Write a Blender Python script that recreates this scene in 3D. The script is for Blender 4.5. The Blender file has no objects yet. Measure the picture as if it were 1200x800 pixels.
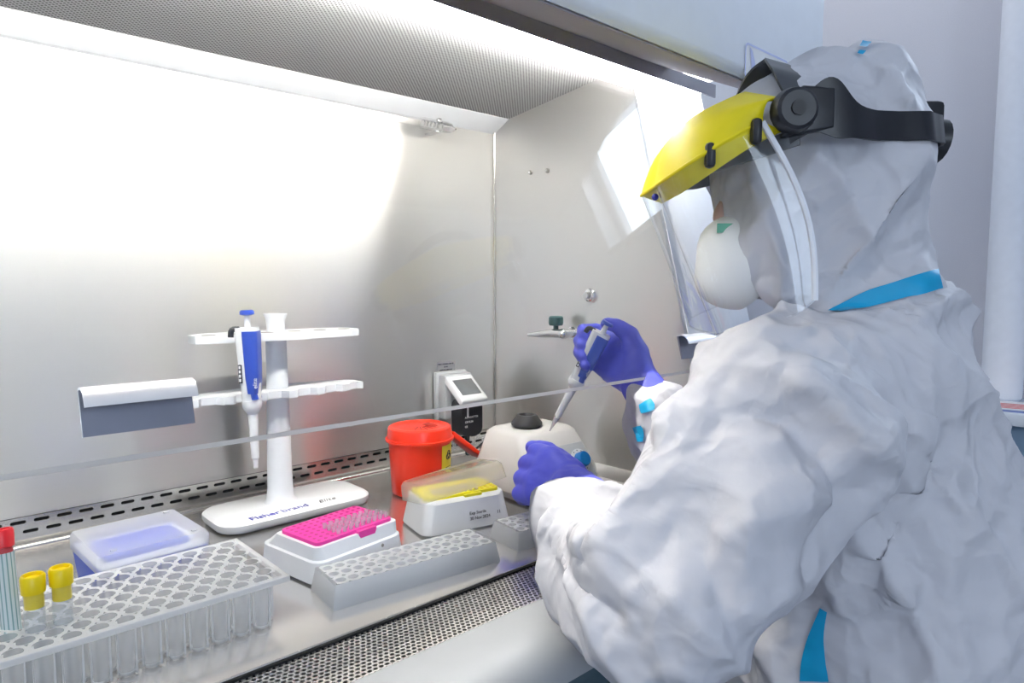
import bpy, bmesh, math, random
import numpy as np
from mathutils import Vector, Matrix, noise
from mathutils.bvhtree import BVHTree

random.seed(4)
sc = bpy.context.scene
COL = sc.collection
R = math.radians

# ------------------------------------------------------------------ camera, world, light, exposure
FPX, YAW, PITCH, ZC = 803.0, R(42.8), R(4.77), 0.35          # work surface is z = 0
cam_d = bpy.data.cameras.new('camera')
cam_d.sensor_width = 36.0
cam_d.lens = FPX / 1200 * 36.0
cam_d.clip_start = 0.02
cam = bpy.data.objects.new('camera', cam_d)
cam.location = (0, 0, ZC)
cam.rotation_euler = (R(90) - PITCH, 0, -YAW)
COL.objects.link(cam)
sc.camera = cam

sc.view_settings.view_transform = 'Standard'
sc.view_settings.look = 'None'
sc.view_settings.gamma = 1.0
sc.view_settings.use_curve_mapping = False
sc.view_settings.exposure = 0.35
sc.cycles.max_bounces = 18
sc.cycles.diffuse_bounces = 8
sc.cycles.glossy_bounces = 6
sc.cycles.transparent_max_bounces = 32
sc.cycles.transmission_bounces = 8
sc.cycles.caustics_reflective = False
sc.cycles.caustics_refractive = False
sc.cycles.sample_clamp_indirect = 6.0

world = bpy.data.worlds.new('daylight')
sc.world = world
world.use_nodes = True
bg = world.node_tree.nodes['Background']
bg.inputs[0].default_value = (0.74, 0.86, 1.0, 1)
bg.inputs[1].default_value = 8.0

CEIL_FILL = 4.0        # unseen ceiling panels added to light the room
CAB_LAMP = 120.0        # the cabinet's own tube
# a portal that guides the sampling of the daylight through the window
pl = bpy.data.lights.new('window_daylight', 'AREA')
pl.shape = 'RECTANGLE'
pl.size, pl.size_y = 0.70, 1.0
pl.cycles.is_portal = True
plo = bpy.data.objects.new('window_daylight', pl)
plo.location = (2.63, -0.09, 1.54)
plo.rotation_euler = (0, R(90), 0)
COL.objects.link(plo)

pl2 = bpy.data.lights.new('window_daylight', 'AREA')  # portal of the added window behind the camera
pl2.shape = 'RECTANGLE'
pl2.size, pl2.size_y = 1.4, 1.1
pl2.cycles.is_portal = True
plo2 = bpy.data.objects.new('window_daylight', pl2)
plo2.location = (-1.0, -3.01, 0.85)
plo2.rotation_euler = (R(90), 0, 0)
COL.objects.link(plo2)

# ------------------------------------------------------------------ pixel helpers (1200 x 800 frame)
C = Vector((0, 0, ZC))
F0 = Vector((math.sin(YAW), math.cos(YAW), 0))
RT = Vector((math.cos(YAW), -math.sin(YAW), 0))
FW = F0 * math.cos(PITCH) - Vector((0, 0, 1)) * math.sin(PITCH)
UP = F0 * math.sin(PITCH) + Vector((0, 0, 1)) * math.cos(PITCH)
def ray(x, y): return FW + RT * ((x - 600) / FPX) + UP * ((400 - y) / FPX)
def dep(x, y, d): return C + ray(x, y) * d
def onz(x, y, z=0.0):
    d = ray(x, y); return C + d * ((z - ZC) / d.z)
def ony(x, y, Y):
    d = ray(x, y); return C + d * (Y / d.y)
def onx(x, y, X):
    d = ray(x, y); return C + d * (X / d.x)

# ------------------------------------------------------------------ materials
MATS = {}
def newmat(name):
    m = bpy.data.materials.new(name); m.use_nodes = True
    nt = m.node_tree; nt.nodes.clear()
    out = nt.nodes.new('ShaderNodeOutputMaterial')
    MATS[name] = m
    return m, nt, out
def N(nt, t, **kw):
    n = nt.nodes.new(t)
    for k, v in kw.items(): setattr(n, k, v)
    return n
def setin(n, **kw):
    for k, v in kw.items(): n.inputs[k.replace('_', ' ')].default_value = v
def rgba(c): return (c[0], c[1], c[2], 1)
def prin(name, col, rough=0.4, metal=0.0, var=0.04, nscale=40.0, bump=0.0, bscale=200.0, spec=0.5, sss=0.0, aniso=0.0):
    m, nt, out = newmat(name)
    b = N(nt, 'ShaderNodeBsdfPrincipled')
    tc = N(nt, 'ShaderNodeTexCoord')
    nz = N(nt, 'ShaderNodeTexNoise'); nz.inputs['Scale'].default_value = nscale; nz.inputs['Detail'].default_value = 3
    nt.links.new(tc.outputs['Object'], nz.inputs['Vector'])
    mix = N(nt, 'ShaderNodeMix', data_type='RGBA')
    mix.inputs[6].default_value = rgba([max(0, c * (1 - var)) for c in col])
    mix.inputs[7].default_value = rgba([min(1, c * (1 + var)) for c in col])
    nt.links.new(nz.outputs['Fac'], mix.inputs[0])
    nt.links.new(mix.outputs[2], b.inputs['Base Color'])
    b.inputs['Roughness'].default_value = rough
    b.inputs['Metallic'].default_value = metal
    b.inputs['Specular IOR Level'].default_value = spec
    if sss:
        b.inputs['Subsurface Weight'].default_value = sss
        b.inputs['Subsurface Radius'].default_value = (0.01, 0.01, 0.01)
    if bump:
        n2 = N(nt, 'ShaderNodeTexNoise'); n2.inputs['Scale'].default_value = bscale; n2.inputs['Detail'].default_value = 4
        nt.links.new(tc.outputs['Object'], n2.inputs['Vector'])
        bp = N(nt, 'ShaderNodeBump'); bp.inputs['Strength'].default_value = bump; bp.inputs['Distance'].default_value = 0.002
        nt.links.new(n2.outputs['Fac'], bp.inputs['Height'])
        nt.links.new(bp.outputs['Normal'], b.inputs['Normal'])
    nt.links.new(b.outputs[0], out.inputs[0])
    return m
def emis(name, col, s):
    m, nt, out = newmat(name)
    e = N(nt, 'ShaderNodeEmission'); e.inputs[0].default_value = rgba(col); e.inputs[1].default_value = s
    nt.links.new(e.outputs[0], out.inputs[0]); return m
def clear(name, tint=(1, 1, 1), ior=1.5, rough=0.0, haze=0.0, hazecol=(0.9, 0.93, 1), gloss=1.0, trans=0.5):
    """thin clear plastic or glass: transparent + fresnel gloss + a share of milky scatter"""
    m, nt, out = newmat(name)
    tr = N(nt, 'ShaderNodeBsdfTransparent'); tr.inputs[0].default_value = rgba(tint)
    gl = N(nt, 'ShaderNodeBsdfGlossy'); gl.inputs['Roughness'].default_value = rough
    f0 = ((ior - 1) / (ior + 1)) ** 2          # Schlick, the same from both faces of the thin sheet
    lw = N(nt, 'ShaderNodeLayerWeight'); lw.inputs[0].default_value = 0.5
    pw = N(nt, 'ShaderNodeMath', operation='POWER'); pw.inputs[1].default_value = 5; nt.links.new(lw.outputs['Facing'], pw.inputs[0])
    fr = N(nt, 'ShaderNodeMath', operation='MULTIPLY_ADD'); fr.inputs[1].default_value = 1 - f0; fr.inputs[2].default_value = f0
    nt.links.new(pw.outputs[0], fr.inputs[0])
    last = tr.outputs[0]
    if haze:
        di = N(nt, 'ShaderNodeBsdfDiffuse'); di.inputs[0].default_value = rgba(hazecol)
        tl = N(nt, 'ShaderNodeBsdfTranslucent'); tl.inputs[0].default_value = rgba(hazecol)
        m1 = N(nt, 'ShaderNodeMixShader'); m1.inputs[0].default_value = trans
        nt.links.new(di.outputs[0], m1.inputs[1]); nt.links.new(tl.outputs[0], m1.inputs[2])
        m2 = N(nt, 'ShaderNodeMixShader'); m2.inputs[0].default_value = haze
        nt.links.new(last, m2.inputs[1]); nt.links.new(m1.outputs[0], m2.inputs[2])
        last = m2.outputs[0]
    mg = N(nt, 'ShaderNodeMath', operation='MULTIPLY'); mg.inputs[1].default_value = gloss
    nt.links.new(fr.outputs[0], mg.inputs[0])
    m3 = N(nt, 'ShaderNodeMixShader')
    nt.links.new(mg.outputs[0], m3.inputs[0]); nt.links.new(last, m3.inputs[1]); nt.links.new(gl.outputs[0], m3.inputs[2])
    nt.links.new(m3.outputs[0], out.inputs[0])
    return m
def steel(name, col, rough, aniso, tangent, streak=(1, 1, 60), var=0.008):
    m, nt, out = newmat(name)
    b = N(nt, 'ShaderNodeBsdfPrincipled')
    b.inputs['Metallic'].default_value = 0.9
    b.inputs['Anisotropic'].default_value = aniso
    tc = N(nt, 'ShaderNodeTexCoord')
    mp = N(nt, 'ShaderNodeMapping'); mp.inputs['Scale'].default_value = streak
    nt.links.new(tc.outputs['Object'], mp.inputs[0])
    nz = N(nt, 'ShaderNodeTexNoise'); nz.inputs['Scale'].default_value = 6; nz.inputs['Detail'].default_value = 5
    nt.links.new(mp.outputs[0], nz.inputs['Vector'])
    mix = N(nt, 'ShaderNodeMix', data_type='RGBA')
    mix.inputs[6].default_value = rgba([c * (1 - var) for c in col]); mix.inputs[7].default_value = rgba([min(1, c * (1 + var)) for c in col])
    nt.links.new(nz.outputs['Fac'], mix.inputs[0]); nt.links.new(mix.outputs[2], b.inputs['Base Color'])
    mr = N(nt, 'ShaderNodeMapRange'); mr.inputs[3].default_value = rough * 0.985; mr.inputs[4].default_value = rough * 1.015
    nt.links.new(nz.outputs['Fac'], mr.inputs[0]); nt.links.new(mr.outputs[0], b.inputs['Roughness'])
    tv = N(nt, 'ShaderNodeCombineXYZ')
    for i in range(3): tv.inputs[i].default_value = tangent[i]
    nt.links.new(tv.outputs[0], b.inputs['Tangent'])
    nt.links.new(b.outputs[0], out.inputs[0])
    return m

steel('steel_wall', (0.87, 0.855, 0.825), 0.29, 0.92, (0, 0, 1))
steel('steel_side', (0.90, 0.88, 0.845), 0.29, 0.92, (0, 0, 1))
steel('steel_floor', (0.86, 0.84, 0.82), 0.22, 0.35, (1, 0, 0), (2, 40, 2))
steel('steel_trim', (0.82, 0.80, 0.77), 0.22, 0.0, (1, 0, 0))
steel('chrome', (0.85, 0.85, 0.85), 0.08, 0.0, (1, 0, 0))
steel('grille_steel', (0.82, 0.79, 0.76), 0.28, 0.0, (1, 0, 0))
prin('armrest_paint', (0.36, 0.375, 0.39), 0.5, 0.1)
prin('cabinet_white', (0.80, 0.83, 0.88), 0.45)
prin('cabinet_dark', (0.045, 0.085, 0.11), 0.4)
prin('underside_shade', (0.36, 0.345, 0.38), 0.6, spec=0.2)  # darker than the cabinet white: shade of the underside put into colour
prin('void_shade', (0.012, 0.012, 0.012), 0.8)  # near-black blocks stand in for the shade inside hollows
clear('sash_glass', (0.985, 0.99, 0.99), 1.5, 0.0)
clear('glass_edge_lit', (1, 1, 1), 1.4, 0.2, haze=0.97, hazecol=(1, 0.99, 0.97), gloss=0.5, trans=0.65)  # milky white stands in for light carried to the glass edge
emis('lamp_glow', (1.0, 0.965, 0.90), CAB_LAMP)
clear('quartz', (0.99, 0.99, 0.99), 1.35, 0.03)
prin('white_plastic', (0.86, 0.87, 0.89), 0.35)
prin('pipette_white', (0.88, 0.88, 0.88), 0.3)
prin('mixer_grey', (0.70, 0.68, 0.66), 0.45, bump=0.05, bscale=900)
prin('mixer_panel', (0.60, 0.61, 0.62), 0.4)
prin('knob_blue', (0.0, 0.17, 0.52), 0.35)
prin('rubber_black', (0.02, 0.02, 0.022), 0.5)
prin('black_plastic', (0.012, 0.013, 0.018), 0.38)
prin('band_grey', (0.055, 0.06, 0.07), 0.4)
prin('pipette_blue', (0.03, 0.08, 0.48), 0.3)
prin('ink_blue', (0.02, 0.025, 0.30), 0.5)
prin('ink_black', (0.02, 0.02, 0.03), 0.6)
prin('ink_white', (0.85, 0.85, 0.85), 0.6)
prin('pink_plastic', (0.86, 0.055, 0.38), 0.4, sss=0.1)
prin('pink_dark', (0.55, 0.02, 0.2), 0.5)
prin('yellow_plate', (0.90, 0.80, 0.02), 0.4, sss=0.1)
prin('yellow_cap', (0.88, 0.66, 0.0), 0.35)
prin('red_cap', (0.72, 0.02, 0.03), 0.35)
prin('bucket_red', (0.88, 0.035, 0.01), 0.32, sss=0.08)
prin('slot_red', (0.25, 0.01, 0.005), 0.5)
prin('label_yellow', (0.85, 0.66, 0.03), 0.5)
prin('blue_box', (0.012, 0.06, 0.55), 0.5, spec=0.2)
clear('lid_clear', (0.98, 0.99, 1.0), 1.4, 0.12, haze=0.52, hazecol=(0.97, 0.98, 1.0), gloss=0.5)
clear('lid_yellowish', (1, 0.99, 0.95), 1.4, 0.12, haze=0.36, hazecol=(0.95, 0.94, 0.88), gloss=0.6)
clear('rack_clear', (1, 1, 1), 1.4, 0.15, haze=0.26, hazecol=(1.0, 1.0, 1.0), gloss=0.35)
clear('rack_plate', (1, 1, 1), 1.4, 0.2, haze=0.62, hazecol=(1, 1, 1), gloss=0.4, trans=0.3)
clear('rack_rib', (1, 1, 1), 1.4, 0.2, haze=0.70, hazecol=(1, 1, 1), gloss=0.4)
clear('rack_milky', (1, 1, 1), 1.4, 0.2, haze=0.80, hazecol=(1, 1, 1), gloss=0.35, trans=0.25)
clear('tip_plastic', (0.98, 0.97, 0.98), 1.4, 0.1, haze=0.4, hazecol=(0.93, 0.9, 0.93), gloss=0.6)
clear('tube_clear', (0.98, 0.99, 1.0), 1.4, 0.05, haze=0.12, hazecol=(0.9, 0.95, 1.0), gloss=0.7)
clear('visor_clear', (0.985, 0.99, 1.0), 1.5, 0.03, haze=0.04, hazecol=(0.85, 0.9, 1.0))
prin('visor_edge', (0.85, 0.87, 0.92), 0.25, sss=0.2)
prin('visor_yellow', (0.84, 0.70, 0.012), 0.5, spec=0.3)
prin('glove_nitrile', (0.09, 0.105, 0.72), 0.42, bump=0.10, bscale=260)
prin('skin', (0.60, 0.36, 0.27), 0.5, sss=0.1)
prin('hair', (0.05, 0.03, 0.02), 0.6)
prin('eye_white', (0.8, 0.8, 0.78), 0.2)
prin('mask_white', (0.82, 0.83, 0.82), 0.7, bump=0.1, bscale=500)
prin('mask_green', (0.10, 0.42, 0.27), 0.6)
prin('tape_teal', (0.0, 0.36, 0.66), 0.4, var=0.1, nscale=60)
prin('wall_grey', (0.66, 0.66, 0.71), 0.85, bump=0.25, bscale=350, var=0.05, nscale=300)
prin('wall_paint', (0.80, 0.82, 0.86), 0.8)
prin('ceiling_paint', (0.80, 0.81, 0.83), 0.85)
prin('floor_vinyl', (0.36, 0.38, 0.42), 0.4, var=0.08)
prin('frame_white', (0.82, 0.83, 0.86), 0.4)
clear('window_pane', (0.98, 0.99, 1.0), 1.3)
emis('panel_glow', (1.0, 0.98, 0.95), CEIL_FILL)
prin('pipe_white', (0.88, 0.90, 0.95), 0.4)
prin('bench_top', (0.66, 0.71, 0.78), 0.35)
prin('bench_front', (0.16, 0.25, 0.36), 0.5)
prin('paper', (0.83, 0.83, 0.84), 0.7)
prin('paper_red', (0.70, 0.08, 0.07), 0.7)
prin('paper_blue', (0.22, 0.28, 0.55), 0.6)
prin('socket_grey', (0.60, 0.61, 0.62), 0.4)
prin('socket_window', (0.20, 0.21, 0.22), 0.2)
prin('handle_metal', (0.36, 0.37, 0.43), 0.3, 0.75, var=0.15, nscale=25)
prin('handle_light', (0.80, 0.80, 0.83), 0.3, 0.6)
prin('valve_green', (0.02, 0.075, 0.075), 0.45)
prin('hole_grey', (0.30, 0.28, 0.25), 0.5)
clear('sticker_clear', (0.96, 0.97, 1.0), 1.4, 0.05, haze=0.65, hazecol=(1, 1, 1), gloss=0.4, trans=0.0)
prin('sticker_blue', (0.38, 0.42, 0.68), 0.5)
prin('stool_black', (0.03, 0.03, 0.035), 0.5)

# coverall fabric: white nonwoven with fine crumple relief
def fabric():
    m, nt, out = newmat('coverall_fabric')
    b = N(nt, 'ShaderNodeBsdfPrincipled')
    b.inputs['Base Color'].default_value = (0.60, 0.60, 0.64, 1)
    b.inputs['Roughness'].default_value = 0.55
    b.inputs['Specular IOR Level'].default_value = 0.35
    tc = N(nt, 'ShaderNodeTexCoord')
    nz = N(nt, 'ShaderNodeTexNoise'); setin(nz, Scale=9.0, Detail=3.0)
    nt.links.new(tc.outputs['Object'], nz.inputs['Vector'])
    vm = N(nt, 'ShaderNodeVectorMath', operation='MULTIPLY_ADD')
    vm.inputs[1].default_value = (0.12, 0.12, 0.12)
    nt.links.new(nz.outputs['Color'], vm.inputs[0]); nt.links.new(tc.outputs['Object'], vm.inputs[2])
    v = N(nt, 'ShaderNodeTexVoronoi'); v.feature = 'SMOOTH_F1'
    setin(v, Scale=13.0, Smoothness=0.25)
    nt.links.new(vm.outputs[0], v.inputs['Vector'])
    v2 = N(nt, 'ShaderNodeTexVoronoi'); v2.feature = 'SMOOTH_F1'
    setin(v2, Scale=34.0, Smoothness=0.3)
    nt.links.new(vm.outputs[0], v2.inputs['Vector'])
    ad = N(nt, 'ShaderNodeMath', operation='MULTIPLY_ADD'); ad.inputs[1].default_value = 0.28
    nt.links.new(v2.outputs['Distance'], ad.inputs[0]); nt.links.new(v.outputs['Distance'], ad.inputs[2])
    bp = N(nt, 'ShaderNodeBump'); bp.inputs['Strength'].default_value = 0.75; bp.inputs['Distance'].default_value = 0.02
    nt.links.new(ad.outputs[0], bp.inputs['Height'])
    nt.links.new(bp.outputs[0], b.inputs['Normal'])
    nt.links.new(b.outputs[0], out.inputs[0])
fabric()

# perforated ceiling sheet (holes of about two pixels): round dots on a staggered grid
def perforated():
    m, nt, out = newmat('perforated_ceiling')
    b = N(nt, 'ShaderNodeBsdfPrincipled'); setin(b, Metallic=0.2, Roughness=0.6)
    tc = N(nt, 'ShaderNodeTexCoord')
    mp = N(nt, 'ShaderNodeMapping'); mp.inputs['Rotation'].default_value = (0, 0, R(45)); mp.inputs['Scale'].default_value = (210, 210, 0)
    nt.links.new(tc.outputs['Object'], mp.inputs[0])
    fr = N(nt, 'ShaderNodeVectorMath', operation='FRACTION'); nt.links.new(mp.outputs[0], fr.inputs[0])
    ds = N(nt, 'ShaderNodeVectorMath', operation='DISTANCE'); ds.inputs[1].default_value = (0.5, 0.5, 0)
    nt.links.new(fr.outputs[0], ds.inputs[0])
    mr = N(nt, 'ShaderNodeMapRange'); setin(mr, From_Min=0.27, From_Max=0.36)
    nt.links.new(ds.outputs['Value'], mr.inputs[0])
    mix = N(nt, 'ShaderNodeMix', data_type='RGBA')
    mix.inputs[6].default_value = (0.16, 0.16, 0.17, 1); mix.inputs[7].default_value = (0.66, 0.67, 0.68, 1)
    nt.links.new(mr.outputs[0], mix.inputs[0]); nt.links.new(mix.outputs[2], b.inputs['Base Color'])
    nt.links.new(b.outputs[0], out.inputs[0])
perforated()

# striped tube label
def stripes():
    m, nt, out = newmat('striped_label')
    b = N(nt, 'ShaderNodeBsdfPrincipled'); b.inputs['Roughness'].default_value = 0.5
    tc = N(nt, 'ShaderNodeTexCoord')
    sx = N(nt, 'ShaderNodeSeparateXYZ'); nt.links.new(tc.outputs['Object'], sx.inputs[0])
    at = N(nt, 'ShaderNodeMath', operation='ARCTAN2'); nt.links.new(sx.outputs[1], at.inputs[0]); nt.links.new(sx.outputs[0], at.inputs[1])
    mu = N(nt, 'ShaderNodeMath', operation='MULTIPLY'); mu.inputs[1].default_value = 14; nt.links.new(at.outputs[0], mu.inputs[0])
    sn = N(nt, 'ShaderNodeMath', operation='SINE'); nt.links.new(mu.outputs[0], sn.inputs[0])
    rp = N(nt, 'ShaderNodeValToRGB')
    rp.color_ramp.elements[0].position = 0.35; rp.color_ramp.elements[0].color = (0.60, 0.68, 0.70, 1)
    rp.color_ramp.elements[1].position = 0.75; rp.color_ramp.elements[1].color = (0.20, 0.36, 0.36, 1)
    nt.links.new(sn.outputs[0], rp.inputs[0]); nt.links.new(rp.outputs[0], b.inputs['Base Color'])
    nt.links.new(b.outputs[0], out.inputs[0])
stripes()

# ------------------------------------------------------------------ geometry helpers
def link(o, parent=None):
    COL.objects.link(o)
    if parent is not None: o.parent = parent
    return o
def tag(o, label=None, cat=None, group=None, kind=None):
    if label: o['label'] = label
    if cat: o['category'] = cat
    if group: o['group'] = group
    if kind: o['kind'] = kind
    return o
def thing(name, label, cat, loc=(0, 0, 0), rz=0.0, group=None):
    e = bpy.data.objects.new(name, None); e.empty_display_size = 0.05
    e.location = loc; e.rotation_euler = (0, 0, rz)
    link(e); return tag(e, label, cat, group)
def to_obj(name, bm, mat, parent=None, smooth=40, loc=None):
    me = bpy.data.meshes.new(name)
    bmesh.ops.recalc_face_normals(bm, faces=bm.faces)
    bm.to_mesh(me); bm.free()
    me.materials.append(MATS[mat])
    if smooth:
        me.polygons.foreach_set('use_smooth', [True] * len(me.polygons))
        me.set_sharp_from_angle(angle=R(smooth))
    o = bpy.data.objects.new(name, me)
    if loc is not None: o.location = loc
    return link(o, parent)
def copy_obj(src, parent=None, loc=None, name=None):
    o = src.copy(); COL.objects.link(o)
    o.parent = parent
    if loc is not None: o.location = loc
    return o
def BM(): return bmesh.new()
def bx(bm, x0, x1, y0, y1, z0, z1, bev=0.0, seg=2):
    r = bmesh.ops.create_cube(bm, size=1.0)
    vs = r['verts']
    for v in vs:
        v.co = Vector((x0 + (v.co.x + .5) * (x1 - x0), y0 + (v.co.y + .5) * (y1 - y0), z0 + (v.co.z + .5) * (z1 - z0)))
    if bev:
        es = list({e for v in vs for e in v.link_edges})
        bmesh.ops.bevel(bm, geom=es, offset=bev, segments=seg, affect='EDGES', profile=0.5)
    return bm
def frustum(bm, pts0, pts1, bev=0.0, seg=2):
    """bottom ring pts0, top ring pts1 (same count)"""
    a = [bm.verts.new(p) for p in pts0]; b = [bm.verts.new(p) for p in pts1]
    n = len(a)
    fs = [bm.faces.new(a[::-1]), bm.faces.new(b)]
    for i in range(n): fs.append(bm.faces.new((a[i], a[(i + 1) % n], b[(i + 1) % n], b[i])))
    if bev:
        es = list({e for f in fs for e in f.edges})
        bmesh.ops.bevel(bm, geom=es, offset=bev, segments=seg, affect='EDGES', profile=0.5)
    return bm
def rect(w, d, z, cx=0, cy=0): return [(cx - w / 2, cy - d / 2, z), (cx + w / 2, cy - d / 2, z), (cx + w / 2, cy + d / 2, z), (cx - w / 2, cy + d / 2, z)]
def rrect(w, d, r, z, cx=0, cy=0, n=4):
    out = []
    for (sx, sy, a0) in ((1, 1, 0), (-1, 1, 90), (-1, -1, 180), (1, -1, 270)):
        for i in range(n + 1):
            a = R(a0 + 90 * i / n)
            out.append((cx + sx * (w / 2 - r) + r * math.cos(a), cy + sy * (d / 2 - r) + r * math.sin(a), z))
    return out
def loft(bm, rings, cap0=True, cap1=True, closed=True):
    rv = [[bm.verts.new(p) for p in ring] for ring in rings]
    n = len(rv[0])
    for a, b in zip(rv, rv[1:]):
        for i in range(n if closed else n - 1):
            bm.faces.new((a[i], a[(i + 1) % n], b[(i + 1) % n], b[i]))
    if cap0 and closed: bm.faces.new(rv[0][::-1])
    if cap1 and closed: bm.faces.new(rv[-1])
    return bm
def lathe(bm, prof, n=24, c=(0, 0, 0), cap=True):
    """prof: list of (r, z) from bottom up; closed solid or shell"""
    rings = []
    for r, z in prof:
        rings.append([(c[0] + r * math.cos(2 * math.pi * i / n), c[1] + r * math.sin(2 * math.pi * i / n), c[2] + z) for i in range(n)])
    return loft(bm, rings, cap, cap)
def frame_for(t):
    t = Vector(t).normalized()
    a = Vector((0, 0, 1)) if abs(t.z) < 0.9 else Vector((1, 0, 0))
    u = t.cross(a).normalized(); v = t.cross(u).normalized()
    return u, v
def tube(bm, pts, rad, n=10):
    pts = [Vector(p) for p in pts]
    rads = rad if isinstance(rad, (list, tuple)) else [rad] * len(pts)
    rings = []; u = None
    for i, p in enumerate(pts):
        t = (pts[min(i + 1, len(pts) - 1)] - pts[max(i - 1, 0)]).normalized()
        if u is None: u, v = frame_for(t)
        else:
            u = (u - t * u.dot(t)).normalized(); v = t.cross(u).normalized()
        rings.append([p + (u * math.cos(2 * math.pi * k / n) + v * math.sin(2 * math.pi * k / n)) * rads[i] for k in range(n)])
    return loft(bm, rings)
def spline(pts, k=8):
    pts = [Vector(p) for p in pts]; out = []
    for i in range(len(pts) - 1):
        p0, p1, p2, p3 = pts[max(i - 1, 0)], pts[i], pts[i + 1], pts[min(i + 2, len(pts) - 1)]
        for j in range(k):
            t = j / k
            out.append(0.5 * ((2 * p1) + (p2 - p0) * t + (2 * p0 - 5 * p1 + 4 * p2 - p3) * t * t + (3 * p1 - p0 - 3 * p2 + p3) * t ** 3))
    out.append(pts[-1]); return out
def prism(bm, poly, axis, a0, a1, bev=0.0, seg=2):
    """extrude a 2D polygon along an axis. axis 'x': poly (y,z)"""
    def P(p, a): return {'x': (a, p[0], p[1]), 'y': (p[0], a, p[1]), 'z': (p[0], p[1], a)}[axis]
    return frustum(bm, [P(p, a0) for p in poly], [P(p, a1) for p in poly], bev, seg)
def sphere(bm, c, r, sub=2):
    bmesh.ops.create_icosphere(bm, subdivisions=sub, radius=1.0, matrix=Matrix.Translation(c) @ (Matrix.Diagonal((*r, 1)) if hasattr(r, '__len__') else Matrix.Scale(r, 4)))
def text(body, size, mat, parent, mtx, name='lettering', shear=0.0, bold=0.0, ext=0.0002, align='LEFT'):
    cu = bpy.data.curves.new(name, 'FONT'); cu.body = body; cu.size = size; cu.extrude = ext; cu.shear = shear; cu.offset = bold
    cu.align_x = align; cu.resolution_u = 3
    cu.materials.append(MATS[mat])
    o = bpy.data.objects.new(name, cu); COL.objects.link(o)
    me = bpy.data.meshes.new_from_object(o.evaluated_get(bpy.context.evaluated_depsgraph_get()))
    bpy.data.objects.remove(o); bpy.data.curves.remove(cu)
    me.materials.clear(); me.materials.append(MATS[mat])
    o = bpy.data.objects.new(name, me); link(o, parent)
    o.matrix_local = mtx
    return o
def basis(o, xa, ya):
    """matrix whose text plane has x along xa, y along ya"""
    xa = Vector(xa).normalized(); za = xa.cross(Vector(ya)).normalized(); ya = za.cross(xa)
    m = Matrix((xa, ya, za)).transposed().to_4x4(); m.translation = Vector(o); return m
def struct(name, bm, mat, parent=None, **k):
    o = to_obj(name, bm, mat, parent, **k)
    if parent is None: o['kind'] = 'structure'
    return o

# ------------------------------------------------------------------ the room
FZ, CZ = -0.90, 2.05
XL, XR, YF, YB = -2.4, 2.62, -3.0, 1.45
WY0, WY1, WZ0, WZ1 = -0.58, 0.40, 1.20, 1.88          # window opening in the right wall
struct('floor', bx(BM(), XL - .2, XR + .2, YF - .2, YB + .2, FZ - .1, FZ), 'floor_vinyl')
struct('ceiling', bx(BM(), XL - .2, XR + .2, YF - .2, YB + .2, CZ, CZ + .1), 'ceiling_paint')
struct('wall_back', bx(BM(), XL - .2, XR + .2, YB, YB + .15, FZ, CZ), 'wall_paint')
struct('wall_left', bx(BM(), XL - .15, XL, YF, YB, FZ, CZ), 'wall_paint')
VX0, VX1, VZ0, VZ1 = -1.7, -0.3, 0.30, 1.40          # unseen window added behind the camera for soft bluish light
b = BM()
bx(b, XL - .2, VX0, YF - .15, YF, FZ, CZ); bx(b, VX1, XR + .2, YF - .15, YF, FZ, CZ)
bx(b, VX0, VX1, YF - .15, YF, FZ, VZ0); bx(b, VX0, VX1, YF - .15, YF, VZ1, CZ)
struct('wall_front', b, 'wall_paint')
win = bpy.data.objects.new('added_window', None); win.location = ((VX0 + VX1) / 2, YF - .1, VZ0); link(win); win['kind'] = 'structure'  # added for its light on fascia and person
vw, vh = VX1 - VX0, VZ1 - VZ0
b = BM()
for (x0, x1, z0, z1) in ((-vw / 2, -vw / 2 + .05, 0, vh), (vw / 2 - .05, vw / 2, 0, vh), (-.03, .03, 0, vh), (-vw / 2, vw / 2, 0, .05), (-vw / 2, vw / 2, vh - .05, vh)):
    bx(b, x0, x1, -.03, .03, z0, z1)
to_obj('window_frame', b, 'frame_white', win)
for s in (-1, 1):
    to_obj('pane', bx(BM(), -vw / 2 + .05 if s < 0 else .03, -.03 if s < 0 else vw / 2 - .05, -.004, .004, .05, vh - .05), 'window_pane', win)
b = BM()
bx(b, XR, XR + .2, WY1, YB, FZ, CZ); bx(b, XR, XR + .2, YF, WY0, FZ, CZ)
bx(b, XR, XR + .2, WY0, WY1, FZ, WZ0); bx(b, XR, XR + .2, WY0, WY1, WZ1, CZ)
struct('wall_right', b, 'wall_grey')
win = bpy.data.objects.new('window_1', None); win.location = (XR + .15, (WY0 + WY1) / 2, WZ0); link(win); win['kind'] = 'structure'
ww, wh = WY1 - WY0, WZ1 - WZ0
b = BM()
for (y0, y1, z0, z1) in ((-ww / 2, -ww / 2 + .05, 0, wh), (ww / 2 - .05, ww / 2, 0, wh), (-ww / 2, ww / 2, 0, .05), (-ww / 2, ww / 2, wh - .05, wh)):
    bx(b, -.03, .03, y0, y1, z0, z1)
to_obj('window_frame', b, 'frame_white', win)
to_obj('pane', bx(BM(), -.004, .004, -ww / 2 + .05, ww / 2 - .05, .05, wh - .05), 'window_pane', win)
to_obj('window_sill', bx(BM(), -.20, -.03, -ww / 2 + .001, ww / 2 - .001, .0, 0.012, .003), 'frame_white', win)
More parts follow.
